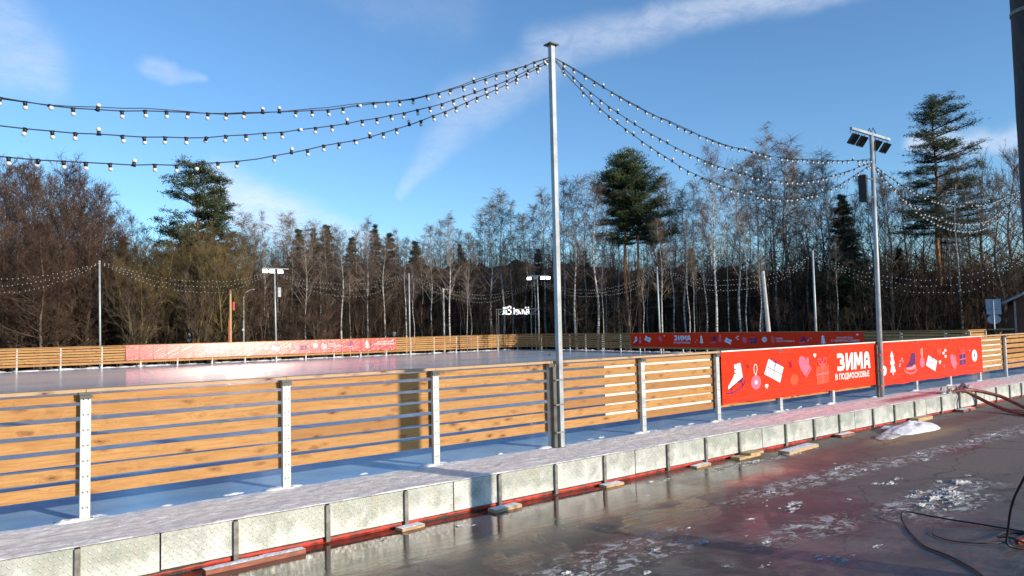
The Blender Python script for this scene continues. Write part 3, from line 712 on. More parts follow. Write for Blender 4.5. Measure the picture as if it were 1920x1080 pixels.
# far left banner (wrinkled, glaring in the sun)
planeF = lambda s, z, l: Vector((s, LFY - .045 - l * 2 - max(0, 1.245 - z) * .095, z))   # hangs slack: its foot stands off the boards
r = empty('banner', (16.5, LFY, .36), 'wrinkled red banner glaring white in the sun on the far fence', 'banner', 'red winter banners on the rink fence')
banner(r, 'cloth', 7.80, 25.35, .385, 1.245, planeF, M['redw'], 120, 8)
for nm, fn, cols, a, b_, c, d in [('ornament_print', m_orn_low, 'wP', 15.78, 16.05, .70, 1.07), ('gift_print', m_gift, 'WV', 16.2, 16.8, .58, 1.0), ('dots_print', m_dots, 'w', 17.3, 17.6, .8, 1.08), ('mitten_print', m_mitten, 'Lw', 17.7, 18.1, .62, 1.0),
    ('gift_print', m_gift_up, 'VP', 18.2, 18.66, .62, 1.02), ('ornament_print', m_orn_low, 'wV', 19.05, 19.40, .72, 1.10), ('emblem_print', m_wave, 'w', 19.64, 20.05, .66, 1.05), ('skate_print', m_boot2, 'VL', 21.45, 22.03, .60, 1.08), ('cone_print', m_cone, 'L', 22.07, 22.36, .78, 1.02),
    ('fir_print', m_tree, 'w', 22.88, 23.22, .56, 1.13), ('heart_print', m_heart, 'w', 24.98, 25.14, 1.02, 1.12)]:
    motif(fn, cols, a, b_, c, d, planeF, r, nm, .012)
for tx, a, b_, c, d, bo in [('ЗИМА', 12.11, 13.41, .80, 1.17, .055), ('В ПОДМОСКОВЬЕ', 12.0, 13.45, .62, .74, .03), ('ПАРКИ', 20.15, 20.6, .90, 1.0, .03), ('ПОДМОСКОВЬЯ', 20.15, 21.2, .74, .84, .01), ('КАТАЙТЕСЬ', 23.85, 25.05, .94, 1.06, .04), ('С УДОВОЛЬСТВИЕМ!', 23.56, 25.18, .76, .88, .04)]:
    lettering(tx, a, b_, c, d, planeF, r, M['vw'], bo, .014)
# far right banner (in shade)
NRM = Vector((-.992, .12623))
def planeR(s, z, l): q = RF0 + RFD * s + NRM * (.045 + l * 2); return Vector((q.x, q.y, z))
q = rf(13.7); r = empty('banner', (q[0], q[1], .35), 'long dark red banner in shade on the fence at the far right end', 'banner', 'red winter banners on the rink fence')
banner(r, 'cloth', 5.18, 22.16, .345, 1.245, planeR, M['red'], 60, 6)
for nm, fn, cols, a, b_, c, d in [('skate_print', m_skate, 'WV', 5.42, 5.95, .46, 1.03), ('gift_print', m_gift, 'WV', 6.55, 7.25, .62, 1.10), ('ornament_print', m_orn, 'Pw', 6.0, 6.3, .55, 1.0), ('mitten_print', m_mitten, 'Pw', 7.9, 8.3, .65, 1.05), ('heart_print', m_heart, 'w', 8.4, 8.52, 1.0, 1.1),
    ('cone_print', m_cone, 'L', 11.1, 11.4, .62, .86), ('fir_print', m_tree, 'w', 11.53, 11.83, .57, 1.09), ('skate_print', m_boot2, 'VP', 12.30, 12.87, .56, 1.03), ('ornament_print', m_orn, 'PL', 13.0, 13.29, .68, 1.1), ('gift_print', m_gift, 'WV', 13.46, 14.04, .55, .98),
    ('dots_print', m_dots, 'w', 14.3, 14.6, .8, 1.06), ('mitten_print', m_mitten, 'Pw', 14.78, 15.17, .58, .98), ('gift_print', m_gift_up, 'VP', 15.34, 15.78, .62, 1.02), ('ornament_print', m_orn_low, 'WV', 16.17, 16.51, .70, 1.04), ('emblem_print', m_wave, 'L', 16.78, 17.06, .68, 1.06),
    ('skate_print', m_boot2, 'VP', 18.5, 18.97, .60, 1.02), ('cone_print', m_cone, 'L', 19.03, 19.4, .75, .97), ('fir_print', m_tree, 'W', 19.85, 20.14, .60, 1.09), ('heart_print', m_heart, 'w', 21.8, 21.95, 1.04, 1.13)]:
    motif(fn, cols, a, b_, c, d, planeR, r, nm, .010)
for tx, a, b_, c, d, bo in [('ЗИМА', 9.34, 10.80, .77, 1.08, .055), ('В ПОДМОСКОВЬЕ', 9.32, 10.76, .57, .69, .03), ('ПАРКИ', 17.12, 17.55, .85, .94, .03), ('ПОДМОСКОВЬЯ', 17.12, 18.25, .71, .80, .01), ('КАТАЙТЕСЬ', 20.75, 21.65, .90, 1.0, .04), ('С УДОВОЛЬСТВИЕМ!', 20.44, 21.98, .74, .85, .04)]:
    lettering(tx, a, b_, c, d, planeR, r, M['vW'], bo, .012)

# snow bank outside the far fences and along the ice rim
b = MB(); rr = random.Random(3)
for k in range(260):
    x = rr.uniform(-8, 37); lump(b, (x, 39.25 + rr.uniform(-.12, .5), -.08), rr.uniform(.2, .9), .2, rr.uniform(.05, .16), k, 8)
for k in range(120):
    s_ = rr.uniform(-4, 26); q = RF0 + RFD * s_ - NRM * (.4 + rr.uniform(-.1, .4)); lump(b, (q.x, q.y, -.08), .25, rr.uniform(.2, .8), rr.uniform(.05, .14), k, 8)
o = b.build('snow', M['snow'], smooth=True); tag(o, 'thin bank of old snow lying outside the far rink fences', 'snow', kind='stuff')

# ------------------------------------------------------------------ poles
def lbox(b, *a, **k): return b.box(*a, **k)
mast = empty('lamp_mast', (6.10, -.10, 0), 'tall square grey steel mast in the middle carrying the bulb strings', 'mast')
b = MB(); b.box(-.036, -.036, -.02, .036, .036, 6.0); b.build('shaft', M['steel'], mast)
b = MB(); b.box(-.085, -.085, 6.0, .085, .085, 6.02); b.build('top_plate', M['darksteel'], mast)
b = MB(); b.box(-.125, .0, 0, -.065, .05, 1.18); b.box(-.14, -.045, 0, .06, .06, .012); b.build('base_channel', M['darksteel'], mast)
for z in (.22, .62, .98):
    b = MB(); b.box(-.12, -.045, z, .045, -.036, z + .02); b.build('clamp', M['barsteel'], mast)
def floodlight(root, x, y, z, lit, back=1, tilt=.5, s=1.0):
    """lamp housing hanging under a crossbar; shines towards +Y*back"""
    h = link('floodlight', None, root); h.location = (x, y, z)
    b = MB(); b.cbox((0, 0, -.14 * s), .22 * s, .05, .20 * s, rx=tilt * back)
    for k in range(7): b.cbox((-.09 * s + k * .03 * s, -.03 * back, -.14 * s), .006, .03, .18 * s, rx=tilt * back)
    o = b.build('housing', M['lampblack'], root); o.location = h.location; bpy.data.objects.remove(h)
    b = MB(); b.box(-.11 * s, -.006, -.06, -.10 * s, .006, 0); b.box(.10 * s, -.006, -.06, .11 * s, .006, 0); b.build('bracket', M['lampblack'], o)
    b = MB(); Mx = Matrix.Translation((0, 0, -.14 * s)) @ Matrix.Rotation(tilt * back, 4, 'X')
    b.box(-.10 * s, min(.026 * back, .032 * back), -.09 * s, .10 * s, max(.026 * back, .032 * back), .09 * s, 0, Mx)
    b.build('lens', M['lamp'] if lit else M['lampblack'], o)
fp = empty('floodlight_pole', (15.98, -.10, 0), 'near grey pole with four unlit floodlights and a speaker, in front of the red banners', 'light pole')
b = MB(); b.tube([(0, 0, -.02), (.06, 0, 3), (.10, 0, 6.12)], [.058, .052, .045], 12); b.build('shaft', M['steel'], fp, True)
b = MB(); b.box(-.85, -.03, 6.08, 1.0, .03, 6.14); b.build('crossbar', M['steel'], fp)
for x in (-.72, -.33, .36, .80): floodlight(fp, x, .02, 6.06, False, 1, .65, 1.25)
b = MB(); b.cbox((-.30, .06, 4.80), .24, .16, .62, rz=.35, ry=-.12); o = b.build('speaker', M['lampblack'], fp)
b = MB(); b.cbox((-.24, -.03, 4.80), .03, .012, .60, rz=.35, ry=-.12); b.build('speaker_trim', M['steel'], o)
b = MB(); b.box(-.28, -.02, 5.02, .07, .0, 5.05); b.box(-.28, -.02, 4.6, .06, .0, 4.63); b.build('speaker_bracket', M['darksteel'], fp)
b = MB(); b.tube([(.1, .0, 6.14), (.2, 0, 6.28), (.32, 0, 6.18), (.15, -.05, 5.9), (.12, -.06, 5.4)], .008, 5); b.tube([(-.05, -.0, 6.15), (.02, 0, 6.25), (.1, 0, 6.14)], .008, 5); b.build('wire', M['black'], fp)
b = MB(); b.box(-.13, .0, 0, -.075, .05, 1.2); b.build('base_channel', M['darksteel'], fp)
for z in (.25, .6, .95):
    b = MB(); b.box(-.13, -.06, z, .06, -.052, z + .03); b.build('clamp', M['redpaint'], fp)

def round_mast(x, y, h, label, r=.05, x1=None, m='galv'):
    p = empty('string_pole', (x, y, GZ), label, 'pole', 'steel poles holding the bulb strings')
    b = MB(); b.tube([(0, 0, 0), ((x1 or x) - x, 0, h - GZ)], [r * 1.1, r], 10); b.build('shaft', M[m], p, True)
    b = MB(); b.tube([((x1 or x) - x, 0, h - GZ - .14), ((x1 or x) - x, 0, h - GZ - .10)], r * 1.5, 10); b.tube([((x1 or x) - x, 0, h - GZ), ((x1 or x) - x, 0, h - GZ + .02)], r * 1.2, 10); b.build('collar', M['galv'], p, True)
    return p
round_mast(6.59, 39.25, 6.08, 'thin pale pole behind the plain board fence at the far left', x1=6.50)
round_mast(26.74, 39.25, 5.95, 'thin pole behind the far fence just right of the glaring banner')
round_mast(36.11, 23.51, 5.5, 'thin grey pole behind the shaded fence left of the tall white birch', x1=36.0)
round_mast(34.64, 11.95, 5.4, 'thin grey pole behind the shaded banner beside the leaning white pillar')
round_mast(33.3, 1.6, 4.9, 'thin grey pole beyond the right edge of the picture')
round_mast(-7.3, -.1, 5.9, 'thin pole left of the picture'); round_mast(26.2, -.1, 6.0, 'pole hidden behind the dark wooden pole at the right edge')
def far_light(x, y, h, dirv, lamps, label, spk=True):
    p = empty('floodlight_pole', (x, y, GZ), label, 'light pole'); H = h - GZ
    b = MB(); b.tube([(0, 0, 0), (-.1, 0, H)], [.06, .045], 10); b.build('shaft', M['galv'], p, True)
    d = Vector((dirv[0], dirv[1], 0)).normalized()
    b = MB(); b.tube([Vector((-.1, 0, H)) - d * .8, Vector((-.1, 0, H)) + d * .95], .035, 6); b.build('crossbar', M['galv'], p)
    for off, lit in lamps:
        q = Vector((-.1, -.06, H)) + d * off
        b = MB(); Mx = Matrix.Translation((q.x, q.y, H - .20)) @ Matrix.Rotation(math.atan2(d.y, d.x), 4, 'Z') @ Matrix.Rotation(-.25, 4, 'X')
        b.box(-.19, -.03, -.12, .19, .03, .12, 0, Mx); b.box(-.19, -.02, .12, -.17, .02, .2, 0, Mx); b.box(.17, -.02, .12, .19, .02, .2, 0, Mx)
        o = b.build('floodlight', M['darksteel'], p)
        b = MB(); b.box(-.17, -.045, -.10, .17, -.031, .10, 0, Mx); b.build('lens', M['lamp'] if lit else M['signback'], o)
    if spk:
        b = MB(); b.cbox((.14, -.12, H - 1.55), .22, .16, .62, rz=.2); b.build('speaker', M['steel'], p)
        b = MB(); b.box(-.1, -.08, H - 1.4, .1, -.05, H - 1.37); b.build('speaker_bracket', M['darksteel'], p)
    return p
far_light(16.74, 39.25, 5.98, (1, 0), [(-.65, True), (-.2, True), (.35, True)], 'far pole with lit floodlights behind the glaring red banner')
far_light(37.86, 37.6, 5.95, (1, -1.2), [(-.7, True), (-.2, False), (.42, True), (.85, True)], 'far corner pole with lit floodlights left of the tall square mast', spk=False)

def pillar(px_, dep, y_top, r, label, name='concrete_pole', m='concrete', lean=0., cat='pole'):
    x, y = at(px_, dep); H = height(px_, y_top, dep)
    p = empty(name, (x, y, GZ), label, cat)
    b = MB(); b.tube([(0, 0, 0), (lean * .78, -lean * .62, H)], [r, r * .72], 8); b.build('shaft', M[m], p)
    return p, H
p, H = pillar(831, 62, 541, .10, 'white concrete pole with a small crossarm in front of the wood')
b = MB(); b.box(-.1, -.03, H - .12, .65, .03, H - .04); b.tube([(.3, 0, H - .05), (.62, 0, H + .2)], .03, 5); b.tube([(.1, 0, H * .45), (.7, 0, H * .45)], .02, 5); b.build('crossarm', M['barsteel'], p)
p, H = pillar(1441, 45, 508, .15, 'white concrete pole leaning left above the shaded banner', lean=-.30)
b = MB(); b.tube([(-.3, .2, H - .05), (-.35, .2, H + .5), (.05, 0, H + .9)], .022, 5); b.build('bracket', M['barsteel'], p)
p, H = pillar(431, 49.5, 543, .10, 'wooden pole with a red painted side behind the glaring banner', 'utility_pole', 'plank')
b = MB(); b.box(-.14, -.05, .1, -.09, .05, H * .60); b.box(.15, -.03, H * .73, .30, .03, H * .84); b.build('red_board', M['redpaint'], p)
p, H = pillar(456, 50, 556, .05, 'slim white post with an arched arm right of the red-sided pole', 'lamp_post', 'galv')
b = MB(); b.tube([(0, 0, H - .1), (.1, 0, H + .25), (.45, 0, H + .45), (.75, 0, H + .5)], .025, 6); b.build('arm', M['galv'], p)
b = MB(); b.cbox((-.06, -.05, H * .52), .14, .1, .12); b.build('box', M['concrete'], p)

# dark pole close by at the right edge
up = empty('utility_pole', (5.777, -6.307, GZ), 'dark tarred wooden pole close by at the right edge of the picture', 'pole')
b = MB(); zs = lin(0, 8.4, 60)
b.tube([(.004 * noise.noise(Vector((0, z * 2, 0))), 0, z) for z in zs], [.158 - .002 * z + .004 * noise.noise(Vector((z * 3, 0, 0))) for z in zs], 20); b.build('shaft', M['polewood'], up, True)
b = MB(); b.tube([(0, 0, 4.62), (0, 0, 4.65)], .156, 20); b.build('strap', M['barsteel'], up)
def cable(pts, r, label, name='cable', m='black', cat='cable', group=None, zoff=.0, n=7):
    P = [Vector(p) for p in pts]; out = []
    for i in range(len(P) - 1):
        p0, p1, p2, p3 = P[max(i-1, 0)], P[i], P[i+1], P[min(i+2, len(P)-1)]
        for k in range(6):
            u = k / 6; out.append(.5 * ((2*p1) + (p2-p0)*u + (2*p0-5*p1+4*p2-p3)*u*u + (3*p1-p0-3*p2+p3)*u**3))
    out.append(P[-1]); b = MB(); b.tube(out, r, n); o = b.build(name, M[m], None, True); tag(o, label, cat, group); return o
z = GZ + .012
cable([(7.44, -5.53, z), (7.42, -5.18, z + .005), (7.29, -4.77, z + .03), (7.18, -4.48, z + .06), (7.02, -4.50, z + .04), (6.88, -4.59, z), (6.54, -4.82, z), (6.23, -5.07, z), (6.08, -5.34, z), (5.85, -5.62, z), (5.64, -5.79, z)], .009, 'thin black cable looping widely over the wet ground at lower right')
cable([(7.36, -5.55, z), (6.91, -5.50, z), (6.68, -5.33, z), (6.60, -5.14, z), (6.70, -4.95, z), (6.95, -4.85, z)], .006, 'short thin black cable curling inside the wider cable loop at lower right')

cable([(5.95, -6.2, 1.2), (6.15, -6.0, .55), (6.45, -5.75, .12), (6.68, -5.62, -.2), (6.72, -5.60, z + .03), (6.85, -5.72, z), (7.1, -5.75, z), (7.35, -5.6, z), (7.3, -5.4, z), (7.0, -5.42, z + .02), (6.8, -5.6, z + .08), (6.9, -5.8, z)], .011, 'thicker black cable dropping from the dark pole into a coil on the wet ground')
b = MB(); b.tube([(6.93, -5.60, GZ + .03), (7.05, -5.68, GZ + .04)], .03, 8); o = b.build('connector', M['redpipe']); tag(o, 'small orange-red cable connector lying in the coil at the lower right corner', 'connector')
# hoses on the platform at the right
cable([(17.62, -.85, .03), (17.9, -1.10, .06), (18.05, -1.28, -.06), (18.05, -1.6, -.22), (17.95, -1.95, -.33), (17.7, -2.36, GZ + .04), (17.45, -2.75, GZ + .04), (17.4, -3.3, GZ + .04)], .042, 'thick dark red hose running down off the platform, nearer of the two', 'hose', 'hose', 'hose')
cable([(18.3, -.95, .05), (18.6, -1.12, .02), (18.95, -1.5, -.12), (18.95, -1.8, -.26), (18.8, -2.1, GZ + .05), (18.6, -2.6, GZ + .04), (18.6, -3.4, GZ + .04)], .042, 'thick dark red hose running down off the platform, farther of the two', 'hose', 'hose', 'hose')
cable([(17.7, -.9, .05), (17.78, -1.03, -.03), (17.6, -1.06, -.18), (17.62, -1.06, -.34), (17.75, -1.12, -.39)], .012, 'thin dark cable hanging down the platform side beside the hoses')
b = MB(); rr = random.Random(12)
for k in range(16): lump(b, (17.7 + rr.uniform(-.2, .9), -.92 + rr.uniform(-.1, .22), .0), rr.uniform(.06, .16), rr.uniform(.04, .1), rr.uniform(.05, .18), k, 9, .9)
o = b.build('rag_bundle', M['rag'], None, False); tag(o, 'crumpled grey rags wrapped where the red hoses meet the platform', 'rags')

# ------------------------------------------------------------------ blocks under the platform posts
def block(x, y, lx, ly, hz_, rz, label, m='plank', snow=True):
    r = empty('wooden_block', (x, y, GZ), label, 'wood block', 'wood blocks at the foot of the platform', rz)
    b = MB(); b.box(-lx/2, -ly/2, .002, lx/2, ly/2, hz_); b.build('board', M[m], r)
    if snow:
        b = MB(); nx = 8; ny = 4; v = []; 
        for j in range(ny + 1):
            for i in range(nx + 1):
                v.append((-lx/2 + lx*i/nx, -ly/2 + ly*j/ny, hz_ + .003 + .012 * (0 if i in (0, nx) or j in (0, ny) else .6 + noise.noise(Vector((i * .7 + x, j * .9, 0))))))
        b.v = v; b.f = [(j*(nx+1)+i, j*(nx+1)+i+1, (j+1)*(nx+1)+i+1, (j+1)*(nx+1)+i) for j in range(ny) for i in range(nx)]; b.mi = [0]*len(b.f)
        b.build('snow_cover', M['snow'], r, True)
    return r
block(1.25, -1.16, .95, .10, .045, .03, 'red-brown plank with snow on it under the platform in the left foreground', 'redplank')
block(2.96, -1.10, .30, .13, .03, .1, 'small snowy block under the platform, leftmost of the small blocks')
block(4.24, -1.14, .42, .14, .035, .06, 'small snow-topped board under the platform left of the square mast')
block(6.10, -1.10, .34, .14, .03, .0, 'small white-topped block under the platform just right of the square mast')
block(8.05, -1.08, .40, .12, .03, .1, 'low snowy board lying before the platform left of the two-board stack')
r2 = block(9.16, -1.12, .62, .16, .045, .05, 'two short bright boards stacked at a platform post', snow=False)
b = MB(); b.box(-.05, -.12, .048, .34, .06, .085); b.build('board', M['plank'], r2)
block(10.35, -1.34, 1.05, .20, .05, .08, 'long snow-topped board lying on the wet ground before the platform')
block(12.34, -1.10, .5, .14, .05, .0, 'dark damp block under the platform left of the snow pile', 'redplank')
block(13.66, -1.30, .5, .2, .05, .3, 'snowy board end poking out just left of the snow pile')
block(15.55, -1.12, .7, .18, .07, .0, 'orange-ended board under the platform behind the snow pile', snow=False)
block(17.9, -1.12, .7, .18, .05, .0, 'dark board under the platform beneath the red hoses', 'redplank')

# snow pile and slush
def pile(name, c, rx, ry, h, seed, m):
    b = MB(); n = 64; rings = 26; v = []; f = []
    for j in range(rings + 1):
        q = j / rings
        for i in range(n):
            a = 2 * math.pi * i / n
            k = 1 + .22 * noise.noise(Vector((math.cos(a) * 1.5, math.sin(a) * 1.5, seed)))
            x = rx * k * q * math.cos(a); y = ry * k * q * math.sin(a)
            z_ = h * max(0, 1 - q ** 2.2) * (1 + .35 * noise.noise(Vector((x * 3, y * 5, seed)))) + .06 * h * 5 * noise.noise(Vector((x * 9, y * 9, seed))) * (1 - q)
            v.append((x, y, max(z_, -.01) - (.02 if q == 1 else 0)))
    for j in range(rings):
        for i in range(n): f.append((j*n+i, j*n+(i+1) % n, (j+1)*n+(i+1) % n, (j+1)*n+i))
    b.v = v; b.f = f; b.mi = [0]*len(f); o = b.build(name, m, None, True); o.location = c; return o
o = pile('snow_pile', (13.95, -1.62, GZ), 1.05, .30, .145, 3, M['snow']); tag(o, 'white heap of shovelled snow on sandy ground before the platform', 'snow pile')
o = pile('snow_pile', (12.75, -1.72, GZ), .40, .16, .06, 9, M['slush']); tag(o, 'small dirty lump of slush at the left foot of the snow heap', 'snow pile')
b = MB(); rr = random.Random(21)
CL = [(8.5, -2.72, 2.0, .22, 70, .03), (8.3, -4.35, 1.1, .36, 170, .055), (10.8, -2.9, 1.6, .2, 50, .03), (13.8, -2.95, 1.6, .22, 60, .035), (3.5, -3.35, .8, .26, 80, .025), (5.7, -3.7, 1.3, .42, 60, .022), (6.6, -2.9, 1.8, .5, 40, .02), (9.2, -1.4, 1.2, .1, 80, .04), (4.6, -2.2, 2.2, .5, 20, .014), (9.5, -4.1, 1.2, .4, 60, .04), (2.3, -1.35, 2.0, .12, 70, .03), (7.9, -3.6, 1.6, .3, 60, .04), (5.2, -4.6, .9, .6, 60, .025), (6.8, -1.3, 1.6, .08, 60, .03)]
for cx, cy, sx, sy, nn, sz in CL:
    for q in range(max(3, nn // 9)):
        gx = cx + rr.gauss(0, sx * .5); gy = cy + rr.gauss(0, sy * .5); gs = rr.uniform(.4, 1.3)
        for k in range(10):
            s_ = sz * gs * (1.0 if k == 0 else rr.uniform(.08, .5)) + .003
            x = gx + (0 if k == 0 else rr.gauss(0, .10 * gs)); y = gy + (0 if k == 0 else rr.gauss(0, .05 * gs))
            lump(b, (x, y, GZ - .004), s_ * rr.uniform(1.2, 3.0), s_ * rr.uniform(.7, 1.4), s_ * rr.uniform(.25, .6), k + int(cx * 100) + q, 9, .9)
o = b.build('slush', M['slush'], None, False); tag(o, 'crumbs and clods of grey frozen slush strewn on the wet ground', 'slush', kind='stuff')
b = MB(); lump(b, (29.7, 27.1, 0), .09, .07, .07, 3); o = b.build('ice_clod', M['black'], None, True); tag(o, 'tiny dark clod on the far ice just left of the square mast', 'clod')
b = MB(); lump(b, (31.4, 31.5, 0), .10, .07, .06, 5); o = b.build('ice_clod', M['redpaint'], None, True); tag(o, 'tiny reddish clod farther out on the ice left of the square mast', 'clod')

# ------------------------------------------------------------------ strings of bulbs
b = MB(); b.tube([(0, 0, .010), (0, 0, -.036)], [.018, .017], 10); b.tube([(-.022, 0, .004), (.022, 0, .004)], .009, 6); socket_me = b.mesh('socket', M['black'], True)
def sphere(b, c, r, nu=12, nv=8, squash=1.0):
    v = [(c[0], c[1], c[2] + r)]; f = []
    for j in range(1, nv):
        ph = math.pi * j / nv
        for i in range(nu): a = 2*math.pi*i/nu; v.append((c[0] + r*math.sin(ph)*math.cos(a), c[1] + r*math.sin(ph)*math.sin(a), c[2] + r*squash*math.cos(ph)))
    v.append((c[0], c[1], c[2] - r)); L = len(v) - 1
    for i in range(nu):
        f.append((0, 1+i, 1+(i+1) % nu)); f.append((L, L-nu+(i+1) % nu, L-nu+i))
        for j in range(nv - 2): a = 1+j*nu; f.append((a+i, a+nu+i, a+nu+(i+1) % nu, a+(i+1) % nu))
    b.add(v, f)
b = MB(); sphere(b, (0, 0, -.050), .0225); bulb_me = b.mesh('bulb', M['bulb'], True)
b = MB(); sphere(b, (0, 0, -.03), .019, 8, 6); farbulb_me = b.mesh('bulb', M['bulb'], True)
def smooth_path(P, step):
    P = [Vector(p) for p in P]; out = []
    for i in range(len(P) - 1):
        p0, p1, p2, p3 = P[max(i-1, 0)], P[i], P[i+1], P[min(i+2, len(P)-1)]
        nn = max(2, int((p2 - p1).length / .05))
        for k in range(nn):
            u = k / nn; out.append(.5 * ((2*p1) + (p2-p0)*u + (2*p0-5*p1+4*p2-p3)*u*u + (3*p1-p0-3*p2+p3)*u**3))
    out.append(P[-1]); res = [out[0]]; acc = 0
    for a, c in zip(out, out[1:]):
        acc += (c - a).length
        if acc >= step: res.append(c.copy()); acc = 0
    if (res[-1] - out[-1]).length > .02: res.append(out[-1])
    return res
def string(P, label, group, near=True, seed=0, twin=False, spacing=.187):
    rr = random.Random(seed); r = empty('bulb_string', P[0], label, 'bulb string', group)
    path = smooth_path(P, spacing); o0 = Vector(P[0])
    if near: path = [p + Vector((0, rr.uniform(-.004, .004), rr.uniform(-.006, .006))) for p in path]
    b = MB(); b.tube([p - o0 for p in path], .0065 if near else .008, 5)
    if twin: b.tube([p - o0 + Vector((0, .02, .014 + .02 * math.sin(i * .55))) for i, p in enumerate(path)], .005, 5)
    b.build('cable', M['black'], r, True)
    for i, p in enumerate(path[1:-1] if near else path[1:-1]):
        if rr.random() < .015: continue
        q = rr.random(); ax = rr.uniform(-.25, .25); ay = rr.uniform(-.25, .25)
        if q < .11: ax += math.pi
        elif q < .26: ax += rr.uniform(-1.4, 1.4)
        if near:
            s = link('socket', socket_me, r); s.location = p - o0 + Vector((0, 0, -.004)); s.rotation_euler = (ax, ay, 0)
            bo = link('bulb', bulb_me, s)
        else:
            s = link('bulb', farbulb_me, r); s.location = p - o0; s.rotation_euler = (ax, ay, 0)
def XZ(l, y=-.10): return [(x, y, z) for x, z in l]
LN = [('top', [(-7.25, 5.6), (-5.2, 4.75), (-3.3, 4.25), (-1.9, 4.04), (-.73, 3.985), (-.09, 3.99), (.64, 4.08), (1.17, 4.15), (1.76, 4.26), (2.4, 4.39), (3.1, 4.59), (3.88, 4.83), (4.75, 5.2), (5.53, 5.56), (6.05, 5.81)]),
      ('middle', [(-7.25, 5.55), (-5.2, 4.55), (-3.3, 4.0), (-1.9, 3.78), (-.73, 3.72), (-.22, 3.74), (.34, 3.78), (.95, 3.85), (1.63, 3.99), (2.39, 4.18), (3.1, 4.4), (3.88, 4.67), (4.57, 4.97), (5.23, 5.3), (6.05, 5.77)]),
      ('bottom', [(-7.25, 5.5), (-5.2, 4.35), (-3.3, 3.75), (-1.9, 3.5), (-.72, 3.44), (.06, 3.47), (.64, 3.52), (1.17, 3.61), (1.75, 3.74), (2.39, 3.95), (3.1, 4.18), (3.88, 4.53), (4.57, 4.88), (5.23, 5.24), (6.05, 5.74)])]
RN = [('top', [(6.16, 5.82), (7.06, 5.60), (8.05, 5.38), (9.44, 5.16), (10.54, 5.07), (11.76, 5.05), (12.93, 5.12), (14.22, 5.25), (16.04, 5.5)]),
      ('middle', [(6.16, 5.80), (6.82, 5.46), (7.77, 5.12), (8.98, 4.82), (10.18, 4.64), (11.37, 4.58), (12.49, 4.62), (13.53, 4.77), (14.67, 5.04), (16.04, 5.45)]),
      ('bottom', [(6.16, 5.78), (6.7, 5.42), (7.4, 5.07), (8.28, 4.75), (9.25, 4.46), (10.65, 4.25), (12.08, 4.23), (13.29, 4.41), (14.4, 4.72), (16.04, 5.40)])]
QN = [('top', [(16.10, 5.40), (17.23, 5.12), (18.98, 4.87), (20.64, 4.87), (22.92, 5.09), (24.21, 5.38), (26.15, 5.9)]),
      ('middle', [(16.10, 5.37), (17.2, 4.91), (18.33, 4.55), (20.23, 4.37), (22.44, 4.52), (24.16, 5.03), (26.15, 5.85)]),
      ('bottom', [(16.10, 5.34), (17.47, 4.76), (18.92, 4.34), (20.55, 4.18), (22.41, 4.32), (24.13, 4.85), (26.15, 5.8)])]
for k, (nm, l) in enumerate(LN): string(XZ(l), nm + ' of the three near bulb strings left of the tall square mast', 'near bulb strings', seed=k, twin=(k == 0))
for k, (nm, l) in enumerate(RN): string(XZ(l), nm + ' of the three near bulb strings right of the tall square mast', 'near bulb strings', seed=k + 5, twin=(k == 0))
for k, (nm, l) in enumerate(QN): string(XZ(l), nm + ' of the three bulb strings right of the unlit floodlight pole', 'near bulb strings', seed=k + 9)
FY = 39.2
